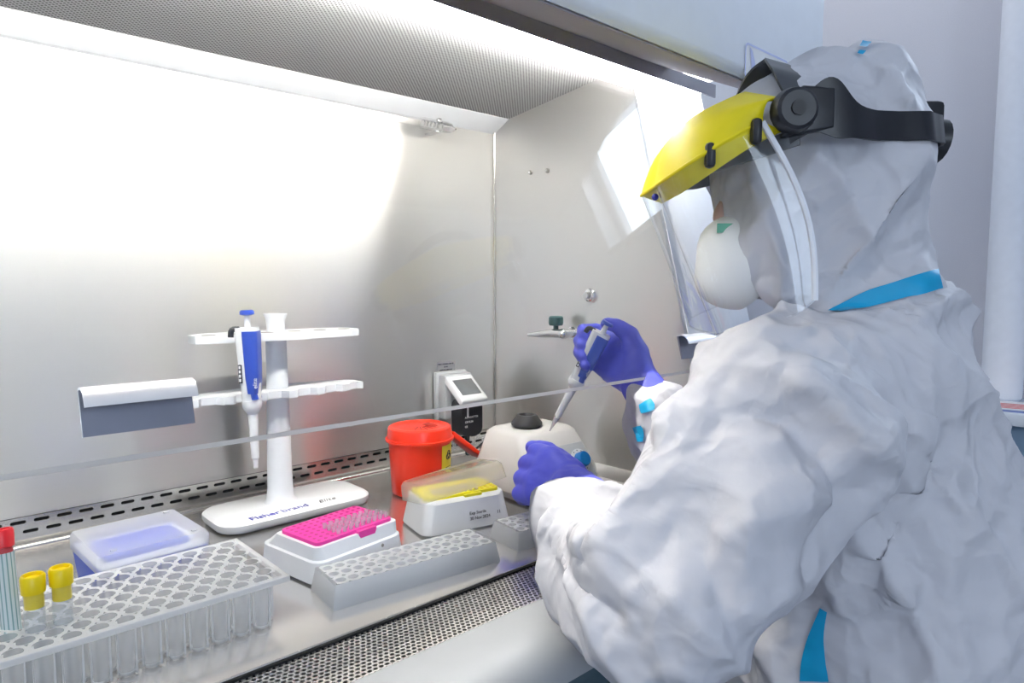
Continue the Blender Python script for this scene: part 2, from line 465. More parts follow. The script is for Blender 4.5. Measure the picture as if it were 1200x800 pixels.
for i, (x, y) in enumerate(((-1.4, -1.0), (-1.4, .3), (-.7, -2.3), (1.95, .98))):  # panels put in out of view; the last brightens the grey wall
    t = thing('added_ceiling_light', 'square ceiling light panel in a white frame, added out of view for light', 'light', (x, y, CZ), 0, 'added ceiling light panels')
    b = BM()
    for q in ((-.31, .31, -.31, -.28), (-.31, .31, .28, .31), (-.31, -.28, -.28, .28), (.28, .31, -.28, .28)): bx(b, q[0], q[1], q[2], q[3], -.03, 0)
    to_obj('frame', b, 'frame_white', t)
    to_obj('diffuser', bx(BM(), -.28, .28, -.28, .28, -.022, -.002), 'panel_glow', t)

# bench by the grey wall with the tall white pipe and papers
t = thing('lab_bench', 'pale topped lab bench with blue front against the grey wall', 'bench', (2.44, 0.1, FZ))
to_obj('bench_top', bx(BM(), -.19, .17, -.9, .55, .865, .90, .004), 'bench_top', t)
to_obj('body', bx(BM(), -.15, .17, -.88, .53, 0.0, .865), 'bench_front', t)
p = onz(1179, 466); b = BM()
lathe(b, [(.046, 0), (.053, .008), (.053, 2.03)], 32)
tag(to_obj('standing_pipe', b, 'pipe_white', loc=(2.50, .505, 0.0)), 'tall smooth white pipe standing on the bench by the grey wall', 'pipe')
for i, (x, y, a, lab, mt) in enumerate(((2.36, .43, 12, 'white printed leaflet with red marks lying on a blue folder', 'paper'), (2.35, .42, 5, 'flat blue folder on the bench under a white leaflet', 'paper_blue'))):
    z = .0045 if i == 0 else .0002
    o = to_obj('leaflet' if i == 0 else 'folder', bx(BM(), -.08, .08, -.11, .11, 0, .002 if i == 0 else .004), mt, loc=(x, y, z))
    o.rotation_euler.z = R(a); tag(o, lab, 'leaflet' if i == 0 else 'folder')
    if i == 0:
        for k in range(5):
            to_obj('print', bx(BM(), -.06 + .02 * k, -.05 + .02 * k, -.08, .09 - .02 * (k % 3), .002, .0023), 'paper_red', o)

# ------------------------------------------------------------------ the safety cabinet
XW, XLW, YW, ZT = 0.968, -0.56, 1.10, 0.686
cab = thing('safety_cabinet', 'stainless steel biological safety cabinet with slanted glass sash and bright lamp', 'cabinet', (0.3, 0.9, FZ))
CO = Vector((0.3, 0.9, FZ))
def cpart(name, bm, mat, parent=None, **k):
    bmesh.ops.translate(bm, verts=bm.verts, vec=-CO)
    return to_obj(name, bm, mat, parent or cab, **k)
# back wall above the slots
b = BM(); bx(b, XLW - .01, XW + .01, YW, YW + .004, .0405, ZT + .03); backw = cpart('back_panel', b, 'steel_wall')
# slotted lower strip
def slot_strip():
    b = BM(); px_, z0 = .0262, .006
    def cell(cx, cz, w, h, L, hh):
        outer = [(cx - w / 2, cz - h / 2), (cx + w / 2, cz - h / 2), (cx + w / 2, cz + h / 2), (cx - w / 2, cz + h / 2)]
        inner = []
        for s, a0 in ((1, -90), (-1, 90)):
            for i in range(5):
                a = R(a0 + 180 * i / 4); inner.append((cx + s * (L / 2 - hh / 2) + abs(hh / 2) * math.cos(a), cz + hh / 2 * math.sin(a)))
        ov = [b.verts.new((p[0], YW - .0015, p[1])) for p in outer]
        iv = [b.verts.new((p[0], YW - .0015, p[1])) for p in inner]
        ib = [b.verts.new((p[0], YW + .006, p[1])) for p in inner]
        n = 10
        es = [b.edges.new((ov[i], ov[(i + 1) % 4])) for i in range(4)] + [b.edges.new((iv[i], iv[(i + 1) % n])) for i in range(n)]
        bmesh.ops.triangle_fill(b, edges=es, use_beauty=True)
        for i in range(n): b.faces.new((iv[i], iv[(i + 1) % n], ib[(i + 1) % n], ib[i]))
    nx = int((XW - XLW) / px_)
    for i in range(nx + 1):
        x = XW - .008 - i * px_
        cell(x, .0335, px_, .0135, .0178, .0046)
        cell(x - px_ / 2, .020, px_, .0135, .0178, .0046)
    bx(b, XLW, XW, YW - .0015, YW + .001, 0, .0132)
    return b
cpart('slotted_strip', slot_strip(), 'steel_trim', smooth=0)
b = BM(); bx(b, XLW, XW, YW + .0065, YW + .03, .0, .04); cpart('exhaust_shade', b, 'void_shade')  # black block in place of the shade behind the slots
# right and left walls
b = BM(); bx(b, XW, XW + .004, .74, YW + .02, .018, .745); prism(b, [(.70, .018), (.74, .018), (.74, .735), (.70, .57)], 'x', XW, XW + .004)
prism(b, [(.605, .018), (.70, .018), (.70, .57), (.605, .20)], 'x', XW, XW + .004)
cpart('side_panel', b, 'steel_side')
b = BM(); bx(b, XLW - .004, XLW, .605, YW + .02, .0, ZT + .03); cpart('side_panel', b, 'steel_side')
# corner bead
b = BM(); tube(b, [(XW - .002, YW - .002, .04), (XW - .002, YW - .002, ZT)], .0022, 8); cpart('corner_bead', b, 'steel_trim')
# perforated ceiling with plain margin
b = BM(); prism(b, [(YW - .045, ZT), (YW - .045, ZT + .004), (.739, .729), (.739, .725)], 'x', XLW, XW); cpart('perforated_ceiling', b, 'perforated_ceiling')
b = BM(); prism(b, [(YW - .045, ZT - .0005), (YW, ZT - .024), (YW, ZT + .006), (YW - .045, ZT + .006)], 'x', XLW, XW); cpart('ceiling_margin', b, 'pipe_white')
# work tray with a rolled lip
b = BM(); bx(b, XLW, XW - .002, .600, YW - .001, -.012, 0.0, .002); cpart('work_surface', b, 'steel_floor')
b = BM()
tube(b, [(XLW, YW - .012, .002), (XW - .012, YW - .012, .002)], .005, 10)
prism(b, [(XW - .016, 0), (XW, 0), (XW, .02), (XW - .004, .02)], 'y', .60, YW); cpart('tray_lip', b, 'steel_trim')
# front perforated grille: hexagon cells, each with a real hole
def grille():
    b = BM(); p = .0062; r_in = .0022; ro = p / math.sqrt(3)
    rows = 15; y0 = .5985 - ro
    nx = int((XW - .0 + .45) / p)
    for j in range(rows):
        y = y0 - j * p * math.sqrt(3) / 2
        for i in range(nx):
            x = XW - .004 - (i + .5 * (j % 2)) * p
            o_, i_, d_ = [], [], []
            for k in range(6):
                a = R(30 + 60 * k)
                o_.append(b.verts.new((x + ro * math.cos(a), y + ro * math.sin(a), -.004)))
                i_.append(b.verts.new((x + r_in * 1.15 * math.cos(a), y + r_in * math.sin(a), -.004)))
                d_.append(b.verts.new((x + r_in * 1.15 * math.cos(a), y + r_in * math.sin(a), -.006)))
            for k in range(6):
                q = (k + 1) % 6
                b.faces.new((o_[k], o_[q], i_[q], i_[k])); b.faces.new((i_[k], i_[q], d_[q], d_[k]))
    return b
g = cpart('front_grille', grille(), 'grille_steel', smooth=0)
b = BM(); bx(b, XLW, XW, .512, .599, -.06, -.03); cpart('grille_shade', b, 'void_shade')  # black block in place of the shade below the grille
b = BM(); bx(b, XLW, XW, .5965, .6010, -.012, -.0015); cpart('tray_edge_shade', b, 'void_shade')  # black strip in place of shade along the tray edge
# armrest
arm = [(.522, -.02), (.522, -.001), (.517, .001), (.47, -.002), (.448, -.008), (.435, -.020), (.430, -.036), (.44, -.038), (.505, -.038)]
b = BM(); prism(b, arm, 'x', XLW - .1, 1.16); cpart('armrest', b, 'armrest_paint', smooth=60)
# lower housing and stand
b = BM(); bx(b, XLW - .12, 1.16, .475, 1.3, -.16, -.039, .004); bx(b, XLW - .12, 1.16, .60, 1.3, -.05, -.0125)
cpart('lower_housing', b, 'cabinet_dark')
for (x, y) in ((XLW - .08, .56), (1.12, .56), (XLW - .08, 1.26), (1.12, 1.26)):
    b = BM(); bx(b, x - .03, x + .03, y - .03, y + .03, FZ, -.16, .003); cpart('leg', b, 'cabinet_white')
# sash plane
SA, SB = Vector((0, .600, .214)), Vector((0, .73815, .740))
SD = (SB - SA).normalized(); SN = Vector((0, -SD.z, SD.y))
def sp(x, s, off=0.0): p = SA + SD * s + SN * off; return Vector((x, p.y, p.z))
SL = (SB - SA).length
XG = XW - .014
b = BM()
frustum(b, [sp(XLW, 0, 0), sp(XG, 0, 0), sp(XG, 0, -.005), sp(XLW, 0, -.005)], [sp(XLW, SL, 0), sp(XG, SL, 0), sp(XG, SL, -.005), sp(XLW, SL, -.005)])
sash = cpart('sash', b, 'sash_glass', smooth=0)
b = BM()
frustum(b, [sp(XLW, -.0038, .0003), sp(XG, -.0038, .0003), sp(XG, -.0038, -.0053), sp(XLW, -.0038, -.0053)], [sp(XLW, .0005, .0003), sp(XG, .0005, .0003), sp(XG, .0005, -.0053), sp(XLW, .0005, -.0053)])
cpart('lit_edge_band', b, 'glass_edge_lit', sash, smooth=0)  # pale strip that paints the bright lower edge of the glass
# folded metal finger grips on the sash
for (x0, x1) in ((.110, .192), (.922, 1.005)):
    b = BM()
    rings = []
    prof = [(.056, .001), (.0575, .004), (.057, .010), (.053, .0165), (.047, .0195), (.040, .0205), (.040, .019), (.0465, .0180), (.052, .0150), (.0555, .009), (.0555, .001)]
    prism_pts = lambda x: [sp(x, s, o) for s, o in prof]
    frustum(b, prism_pts(x0), prism_pts(x1))
    b2 = BM()
    frustum(b2, [sp(x0, .019, .0005), sp(x1, .019, .0005), sp(x1, .019, .0035), sp(x0, .019, .0035)], [sp(x0, .056, .0005), sp(x1, .056, .0005), sp(x1, .056, .0035), sp(x0, .056, .0035)])
    h = cpart('sash_grip', b2, 'handle_metal', sash, smooth=0)
    cpart('sash_grip_lip', b, 'handle_light', sash, smooth=50)
# side column right of the glass (slanted face) and the outer shell
b = BM()
prism(b, [(.592, .0), (.592, .19), (.733, .72), (1.3, .72), (1.3, 0)], 'x', XW - .013 + .018, 1.16, .003)
prism(b, [(.592, .0), (.592, .19), (.733, .72), (.739, .72), (.600, .19), (.600, 0)], 'x', XG + .001, XW + .006)
cpart('side_column', b, 'cabinet_white', smooth=30)
# fascia: vertical panel with rolled lower edge and sloping underside
YFAS, ZFAS, XFAS = .435, .600, 1.0
fas = [(YFAS, 1.55), (YFAS, ZFAS + .014), (YFAS + .003, ZFAS + .006), (YFAS + .009, ZFAS + .002), (.692, .7135), (.695, .735), (.745, .750), (.745, 1.55)]
b = BM(); prism(b, fas, 'x', XLW - .12, XFAS); fascia = cpart('fascia', b, 'cabinet_white', smooth=50)
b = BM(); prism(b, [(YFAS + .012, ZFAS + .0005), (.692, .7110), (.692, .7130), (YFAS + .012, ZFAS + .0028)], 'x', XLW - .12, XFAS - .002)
cpart('underside_shade_sheet', b, 'underside_shade', smooth=20)  # thin sheet carrying the painted shade of the fascia underside
b = BM(); bx(b, XLW - .1, 1.15, .6925, .6955, .6908, .7135); cpart('added_lamp_lip', b, 'underside_shade')  # added lip that keeps the tube's light off the underside
b = BM(); bx(b, XFAS, 1.15, .693, .745, .7215, .76); cpart('lamp_housing', b, 'cabinet_white')
b = BM(); bx(b, XLW - .12, 1.16, .7455, 1.30, ZT + .031, 1.55); cpart('upper_housing', b, 'cabinet_white')
b = BM(); bx(b, XLW - .12, XLW - .004, .60, 1.30, -.012, ZT + .03); bx(b, XLW - .1, 1.16, YW + .031, 1.30, -.012, ZT + .03); cpart('shell', b, 'cabinet_white')
# lamp
b = BM(); tube(b, [(XLW, .7125, .7065), (1.13, .7125, .7065)], .0085, 14); lamp = cpart('lamp_tube', b, 'lamp_glow')
# UV tube on the back wall
uvy, uvz = 1.062, .647
uv = bpy.data.objects.new('ultraviolet_lamp', None); link(uv, cab)
b = BM(); tube(b, [(XLW, uvy, uvz), (.815, uvy, uvz)], .0075, 14); cpart('glass_tube', b, 'quartz', uv)
b = BM(); tube(b, [(.755, uvy, uvz), (.815, uvy, uvz)], .0105, 14); cpart('sleeve', b, 'quartz', uv)
b = BM(); tube(b, [(.800, uvy, uvz), (.822, uvy, uvz)], .0095, 14); tube(b, [(.822, uvy, uvz), (.832, uvy, uvz)], [.007, .004], 12)
for k in range(5): tube(b, [(.758 + .008 * k, uvy, uvz), (.7605 + .008 * k, uvy, uvz)], .0065, 10)
cpart('end_cap', b, 'chrome', uv)
b = BM(); bx(b, .790, .802, uvy, YW, uvz - .012, uvz - .008, .001); bx(b, .792, .800, uvy - .004, uvy + .004, uvz + .006, uvz + .014, .001); cpart('bracket', b, 'chrome', uv)
b = BM(); tube(b, [(.832, uvy, uvz), (.836, uvy, uvz)], .0018, 8); cpart('contact_pin', b, 'black_plastic', uv)
# right wall fittings
for (y, z) in ((.990, .571), (.943, .569)):
    b = BM(); tube(b, [(XW, y, z), (XW - .003, y, z)], .0042, 14); s_ = cpart('bolt', b, 'hole_grey')
    b = BM(); tube(b, [(XW - .003, y, z), (XW - .005, y, z)], .0022, 6); cpart('bolt_head', b, 'chrome', s_)
y, z = .831, .330
b = BM(); tube(b, [(XW, y, z), (XW - .006, y, z), (XW - .008, y, z)], [.0125, .0125, .010], 20); pt_ = cpart('port_plug', b, 'chrome')
b = BM(); tube(b, [(XW - .008, y, z), (XW - .016, y, z)], [.007, .006], 6); cpart('plug_core', b, 'steel_trim', pt_)
# gas tap
gv = bpy.data.objects.new('gas_tap', None); link(gv, cab)
y, z = .872, .258
b = BM(); tube(b, [(XW, y, z), (XW - .006, y, z)], .0125, 18); tube(b, [(XW - .006, y, z), (XW - .028, y, z)], .0085, 14)
sphere(b, (XW - .030, y, z), .0105); cpart('body', b, 'chrome', gv)
b = BM(); pts = [(XW - .03, y, z), (XW - .034, y + .025, z), (XW - .040, y + .05, z - .003), (XW - .046, y + .078, z - .005)]
tube(b, pts, [.0085, .0085, .0065, .003], 12); cpart('nozzle', b, 'chrome', gv)
b = BM(); kx, ky = XW - .031, y + .018
lathe(b, [(.005, .008), (.005, .014), (.0125, .015), (.014, .020), (.0135, .030), (.011, .0325)], 14, (kx, ky, z)); cpart('knob', b, 'valve_green', gv, smooth=25)
# clear sticker on the fascia
stk = bpy.data.objects.new('sticker', None); link(stk, cab)
def onf(x, y, off=.0015): p = ony(x, y, YFAS); p.y -= off; return p
p0, p1 = onf(873, 50), onf(873, 93)
sx0, sz0, sz1 = p0.x, p1.z, p0.z
b = BM(); loft(b, [[(sx0 + .055 + q[0], YFAS - .0002, (sz0 + sz1) / 2 + q[1]) for q in rrect(.11, sz1 - sz0, .006, 0)], [(sx0 + .055 + q[0], YFAS - .001, (sz0 + sz1) / 2 + q[1]) for q in rrect(.11, sz1 - sz0, .006, 0)]])
cpart('sheet', b, 'sticker_clear', stk)
b = BM(); o_ = rrect(.112, sz1 - sz0 + .002, .007, 0); i_ = rrect(.107, sz1 - sz0 - .003, .005, 0)
ov = [b.verts.new((sx0 + .055 + q[0], YFAS - .0013, (sz0 + sz1) / 2 + q[1])) for q in o_]; iv = [b.verts.new((sx0 + .055 + q[0], YFAS - .0013, (sz0 + sz1) / 2 + q[1])) for q in i_]
for k in range(len(ov)): b.faces.new((ov[k], ov[(k + 1) % len(ov)], iv[(k + 1) % len(ov)], iv[k]))
cpart('border', b, 'sticker_blue', stk, smooth=0)
b = BM(); h = sz1 - sz0
poly = [(.009, .94), (.016, .85), (.022, .6), (.030, .05), (.015, .03), (.014, .45), (.011, .75)]
b.faces.new([b.verts.new((sx0 + p[0], YFAS - .0016, sz0 + p[1] * h)) for p in poly]); cpart('stripe', b, 'sticker_blue', stk, smooth=0)
text('Bio', .009, 'ink_black', stk, basis(Vector((sx0 + .016, YFAS - .0018, sz0 + .004)) - CO, (1, 0, 0), (0, 0, 1)))
# small printed label on the back wall above the socket
b = BM(); p = ony(512, 424, YW)
b.faces.new([b.verts.new((p.x + q[0], YW - .0006, p.z + q[1])) for q in ((0, 0), (.045, 0), (.045, -.03), (0, -.03))]); lab_ = cpart('printed_label', b, 'steel_trim', smooth=0)
for i, s_ in enumerate(('MAX. POWER 500 W', 'IP 44', 'UNPLUG BEFORE', 'CLEANING INSIDE')):
    text(s_, .0042, 'ink_black', lab_, basis(Vector((p.x + .022, YW - .0009, p.z - .007 - .006 * i)) - CO, (1, 0, 0), (0, 0, 1)), align='CENTER')
# power socket with hinged cover
so = bpy.data.objects.new('power_socket', None); link(so, cab)
sx, sz = .845, .128
b = BM(); bx(b, sx - .042, sx + .038, YW - .012, YW, sz - .048, sz + .048, .004); cpart('base_plate', b, 'socket_grey', so)
b = BM(); bx(b, sx - .037, sx + .033, YW - .034, YW - .012, sz - .044, sz + .044, .004); cpart('housing', b, 'socket_grey', so)
# cover swung up: hinge at the top, tilted out by 40 degrees
hv = Vector((0, -math.cos(R(38)), -math.sin(R(38)))); hn = Vector((0, -math.sin(R(38)), math.cos(R(38))))
def cv(x, s, o): q = Vector((sx, YW - .030, sz + .044)) + hv * s + hn * o; return (q.x + x, q.y, q.z)
b = BM(); frustum(b, [cv(-.037, 0, -.012), cv(.033, 0, -.012), cv(.033, .075, -.012), cv(-.037, .075, -.012)], [cv(-.034, .003, .0), cv(.030, .003, .0), cv(.030, .072, .0), cv(-.034, .072, .0)], .003); lid = cpart('cover_lid', b, 'white_plastic', so)
b = BM(); frustum(b, [cv(-.026, .016, .0), cv(.022, .016, .0), cv(.022, .058, .0), cv(-.026, .058, .0)], [cv(-.025, .017, .001), cv(.021, .017, .001), cv(.021, .057, .001), cv(-.025, .057, .001)]); cpart('lid_window', b, 'socket_window', so, smooth=0)
b = BM()
for q in range(5): bx(b, sx - .02 + .008 * q, sx - .016 + .008 * q, YW - .0, YW, 0, .0001)
b.free()

# ------------------------------------------------------------------ power adapter with cable
t = thing('power_adapter', 'black plug-in power adapter with white print hanging from the wall socket', 'adapter', (sx + .004, YW - .036, .06))
b = BM(); loft(b, [[(q[0], -.032 + 0, .028 + q[1]) for q in rrect(.052, .072, .014, 0)], [(q[0], 0.0, .028 + q[1]) for q in rrect(.054, .074, .014, 0)]]); to_obj('body', b, 'black_plastic', t)
b = BM(); tube(b, [(0, -.016, -.008), (0, -.016, -.03)], [.006, .003], 10); to_obj('strain_relief', b, 'black_plastic', t)
for i, s_ in enumerate(('AC ADAPTER', '12V 0.5A', 'CE')):
    text(s_, .0056, 'ink_white', t, basis((-.019, -.0325, .028 - .009 * i), (1, 0, 0), (0, 0, 1)))
b = BM(); bx(b, -.014, -.010, -.0335, -.0325, .03, .062); to_obj('white_tag', b, 'ink_white', t)
o0 = Vector(t.location)
cab_pts = [o0 + Vector((0, -.016, -.03)), Vector((.85, 1.045, .012)), Vector((.905, 1.02, .05)), Vector((.935, .99, .025)), Vector((.90, .985, .006)), Vector((.84, .99, .006)), Vector((.79, 1.0, .006)), Vector((.74, .985, .004))]
b = BM(); tube(b, [p - o0 for p in spline(cab_pts)], .0022, 8); to_obj('cable', b, 'black_plastic', t)
b = BM(); tube(b, [Vector((.860, 1.02, .028)) - o0, Vector((.895, .985, .018)) - o0], [.0085, .0085], 8); to_obj('cable_plug', b, 'black_plastic', t)

# ------------------------------------------------------------------ pipette stand
t = thing('pipette_stand', 'white pipette carousel stand with blue lettering on its flat base', 'stand', (.452, .997, 0))
b = BM(); loft(b, [rrect(.236, .112, .03, .002, n=5), rrect(.240, .116, .032, .006, n=5), rrect(.240, .116, .032, .013, n=5), rrect(.232, .108, .029, .0165, n=5)]); to_obj('base', b, 'white_plastic', t)
cx, cy = -.010, .008
b = BM(); prof = []
rings = []
for z, rx, ry in ((.016, .026, .020), (.022, .0215, .0165), (.04, .0195, .015), (.15, .0175, .013), (.27, .0155, .012), (.283, .0135, .0105), (.296, .0145, .0115), (.304, .0175, .0145), (.306, .0175, .0145)):
    rings.append([(cx + rx * math.cos(2 * math.pi * k / 28), cy + ry * math.sin(2 * math.pi * k / 28), z) for k in range(28)])
loft(b, rings); to_obj('column', b, 'white_plastic', t, smooth=50)
def rail(z, halfw, notched):
    b = BM(); n = 40; fr, bk = [], []
    for i in range(n + 1):
        u = -1 + 2 * i / n; x = u * halfw
        y0 = -.040 * (1 - .30 * u * u); y1 = .040 * (1 - u * u) ** .5 * .9 + .002
        if notched:
            ph = (i % 7) / 7.0
            if i not in (0, n) and .2 < ph < .75: y0 += .011
        fr.append((x, y0)); bk.append((x, y1))
    poly = fr + bk[::-1]
    frustum(b, [(p[0] + cx, p[1] + cy, z) for p in poly], [(p[0] + cx, p[1] + cy, z + .011) for p in poly])
    return b
r_ = to_obj('upper_rail', rail(.268, .126, False), 'white_plastic', t)
for k in range(6):
    x = -.105 + .042 * k
    b = BM(); lathe(b, [(.0095, .2785), (.0095, .2794)], 16, (x + cx, cy - .018, 0)); to_obj('rail_hole', b, 'hole_grey', r_)
to_obj('lower_rail', rail(.181, .132, True), 'white_plastic', t)
LV = Vector((1, .06, 0)); LN = Vector((-.06, 1, 0)); L0 = Vector((-.080, -.052, .0168))
text('Fisher', .0185, 'ink_blue', t, basis(L0, LV, LN), bold=.00025)
text('brand', .0185, 'ink_blue', t, basis(L0 + LV.normalized() * .0485, LV, LN))
text('Elite', .017, 'ink_black', t, basis(L0 + LV.normalized() * .108, LV, LN), shear=.4, bold=-.0002)

# ------------------------------------------------------------------ pipettes (local: nozzle tip at z = 0, axis up, front = -y)
def pipette(label, mtx, s=1.0, tip=False, rad=1.0):
    e = bpy.data.objects.new('pipette', None); link(e); tag(e, label, 'pipette')
    def pt(name, b, mat, parent=None, sm=40):
        bmesh.ops.scale(b, vec=(s * rad, s * rad, s), verts=b.verts); return to_obj(name, b, mat, parent or e, smooth=sm)
    b = BM(); lathe(b, [(.0030, .0), (.0036, .013), (.0052, .0145), (.0066, .07), (.0068, .080)], 18); pt('shaft', b, 'pipette_white')
    b = BM(); lathe(b, [(.0068, .078), (.0085, .080), (.0125, .087), (.0135, .094), (.0130, .098)], 20); pt('collar', b, 'pipette_white')
    b = BM(); rings = []
    for z, w, d, ox in ((.096, .024, .020, 0), (.13, .026, .024, 0), (.19, .030, .026, -.001), (.201, .030, .024, -.001)):
        rings.append(rrect(w, d, .006, z, cx=ox, n=3))
    loft(b, rings); pt('handle', b, 'pipette_white')
    b = BM(); rings = []
    for z, w, cx_ in ((.100, .009, .007), (.108, .009, .006), (.1085, .014, .0045), (.13, .018, .0045), (.19, .022, .004), (.196, .021, .004)):
        rings.append(rrect(w, .029, .005, z, cx=cx_, n=3))
    loft(b, rings); g = pt('grip', b, 'pipette_blue')
    b = BM(); lathe(b, [(.0045, .20), (.004, .219)], 14); pt('plunger', b, 'pipette_white')
    b = BM(); lathe(b, [(.006, .218), (.0098, .2195), (.0098, .2235), (.008, .2255)], 18); pt('button', b, 'pipette_blue')
    b = BM(); bx(b, -.0125, -.0075, -.0145, -.0115, .124, .150, .0008); w_ = pt('display', b, 'ink_black', sm=0)
    b = BM()
    for k in range(4): bx(b, -.0112, -.0088, -.0150, -.0144, .1265 + .006 * k, .1305 + .006 * k)
    pt('digit', b, 'ink_white', w_, 0)
    b = BM(); tube(b, spline([(-.012, 0, .199), (-.022, 0, .198), (-.024, 0, .188)], 4), .004, 8); pt('finger_hook', b, 'black_plastic')
    text('elite', .0085 * s, 'ink_white', g, basis(Vector((.0125 * rad, -.0147 * rad, .116)) * s, (0, 0, 1), (-1, 0, 0)), ext=.0002)
    if tip:
        b = BM(); lathe(b, [(.0008, -.022), (.0022, -.010), (.0044, .008), (.0048, .010)], 14); pt('tip', b, 'tip_plastic')
    e.matrix_world = mtx
    return e
P0 = ony(300, 548, .940); 
m_ = Matrix.Translation((P0.x, .940, P0.z)) @ Matrix.Rotation(R(-38), 4, 'Z') @ Matrix.Rotation(R(-1.5), 4, 'Y')
pipette('white and blue pipette hanging from the rail of the stand', m_, .985)

# ------------------------------------------------------------------ blue tip box with clear lid
t = thing('lidded_box', 'blue plastic box with a frosted clear lid beside the pipette stand', 'box', (.211, .871, 0), R(3))
w, d = .118, .115
b = BM(); loft(b, [rrect(w - .012, d - .012, .006, 0), rrect(w - .003, d - .003, .006, .045)]); to_obj('body', b, 'blue_box', t)
b = BM(); loft(b, [rrect(w - .006, d - .006, .005, .0452), rrect(w - .006, d - .006, .005, .0465)]); to_obj('insert', b, 'white_plastic', t)
b = BM(); loft(b, [rrect(w - .030, d - .045, .004, .0466), rrect(w - .030, d - .045, .004, .0505)]); to_obj('inner_tray', b, 'blue_box', t)
b = BM(); loft(b, [rrect(w, d, .006, .043), rrect(w, d, .006, .058), rrect(w - .005, d - .005, .005, .062)], cap0=False); lid = to_obj('lid', b, 'lid_clear', t)
for (x, y) in ((-.04, -.045), (.045, -.045), (.045, .045)):
    b = BM(); lathe(b, [(.0035, .062), (.0035, .0635)], 12, (x, y, 0)); to_obj('lid_stud', b, 'lid_clear', lid)

# ------------------------------------------------------------------ tube rack, hexagonal pattern of hanging sockets
RX0, RX1, RY0, RY1, RZ = -.02, .293, .661, .796, .052
t = thing('tube_rack', 'frosted clear rack with staggered rows of hanging tube sockets', 'rack', ((RX0 + RX1) / 2, (RY0 + RY1) / 2, 0))
RO = Vector(t.location)
pitch = .0205; rowp = .0168; hr = .0078
holes = []
for j in range(8):
    y = RY1 - .012 - j * rowp
    for i in range(15):
        x = RX1 - .013 - (.5 * pitch if j % 2 else 0) - i * pitch
        if x > RX0 + .01: holes.append((x, y, j, i))
def rack_plate(holes, x0, x1, y0, y1, z, hr, pitch, rowp, th=.004):
    """plate of rectangular cells, each with a round hole, plus an outer rim"""
    b = BM()
    for (x, y, j, i) in holes:
        n = 16; px2, py2 = pitch / 2, rowp / 2
        ring = [b.verts.new((x + hr * math.cos(2 * math.pi * k / n), y + hr * math.sin(2 * math.pi * k / n), z)) for k in range(n)]
        out = []
        for k in range(n):
            a = 2 * math.pi * k / n; c_, s_ = math.cos(a), math.sin(a)
            f = min(px2 / abs(c_) if abs(c_) > 1e-6 else 9, py2 / abs(s_) if abs(s_) > 1e-6 else 9)
            out.append(b.verts.new((x + c_ * f, y + s_ * f, z)))
        for k in range(n): b.faces.new((ring[k], ring[(k + 1) % n], out[(k + 1) % n], out[k]))
    return b
b = rack_plate(holes, RX0, RX1, RY0, RY1, RZ, hr, pitch, rowp)
bx(b, RX0, RX1, RY0 - .006, RY0 + .001, RZ - .006, RZ + .0002, .001); bx(b, RX0, RX1, RY1 - .003, RY1 + .001, RZ - .006, RZ + .0002, .001)
bx(b, RX1 - .0025, RX1 + .003, RY0 - .006, RY1 + .001, RZ - .006, RZ + .0002, .001); bx(b, RX0 - .003, RX0 + .002, RY0, RY1, RZ - .006, RZ + .0002, .001)
bmesh.ops.translate(b, verts=b.verts, vec=-RO); to_obj('top_plate', b, 'rack_plate', t, smooth=0)
b = BM()
loft(b, [[(r * math.cos(2 * math.pi * k / 12), r * math.sin(2 * math.pi * k / 12), z) for k in range(12)] for r, z in ((.0062, .004), (.0070, .006), (.0080, RZ))], cap0=False, cap1=False)
n0 = len(b.faces)
for k in range(2):
    a = R(-25 + 180 * k); c_, s_ = math.cos(a), math.sin(a)
    bx(b, .0074 * c_ - .0009, .0074 * c_ + .0009, .0074 * s_ - .0009, .0074 * s_ + .0009, .002, RZ - .001)
lathe(b, [(.0030, .0005), (.0066, .003), (.0070, .006), (.0060, .006), (.0030, .003)], 12, cap=False)
b.faces.ensure_lookup_table()
for f in b.faces[n0:]: f.material_index = 1
sk = None
for (x, y, j, i) in holes:
    l = Vector((x, y, 0)) - RO
    if sk is None: sk = to_obj('tube_socket', b, 'rack_clear', t, smooth=50, loc=l); sk.data.materials.append(MATS['rack_rib'])
    else: copy_obj(sk, t, l)

# sample tubes
def sample_tube(name, label, cat, base, tilt, H, r, cap, capmat, label_mat=None, group=None):
    e = bpy.data.objects.new(name, None); link(e); tag(e, label, cat, group)
    b = BM(); lathe(b, [(.001, 0), (r * .7, .002), (r, .007), (r, H), (r - .0008, H), (r - .0008, .007), (r * .6, .003), (.0005, .0015)], 20, cap=False); to_obj('glass', b, 'tube_clear', e)
    b = BM(); lathe(b, [(r * .93, H - cap * .8), (r * .93, H), (r + .0012, H + .0005), (r + .0016, H + cap - .002), (r + .0004, H + cap), (r - .001, H + cap), (r - .0015, H + cap - .003), (.001, H + cap - .003)], 20); to_obj('cap', b, capmat, e)
    if label_mat:
        b = BM(); lathe(b, [(r + .0004, H * .30), (r + .0004, H * .96)], 24, cap=False); to_obj('paper_label', b, label_mat, e)
    e.matrix_world = Matrix.Translation(base) @ Matrix.Rotation(tilt[0], 4, 'Y') @ Matrix.Rotation(tilt[1], 4, 'X')
    return e
h1 = onz(62, 684, .086); h2 = onz(28, 692, .086)
def near(h): q = min(holes, key=lambda q: (q[0] - h.x) ** 2 + (q[1] - h.y) ** 2); return Vector((q[0], q[1], .008))
q1, q2 = near(h1), near(h2)
sample_tube('sample_tube', 'clear tube with a yellow cap standing taller in the rack', 'tube', q1, (0, 0), .078, .0080, .0160, 'yellow_cap', group='yellow capped tubes')
if (q2 - q1).length < .01: q2.x -= pitch
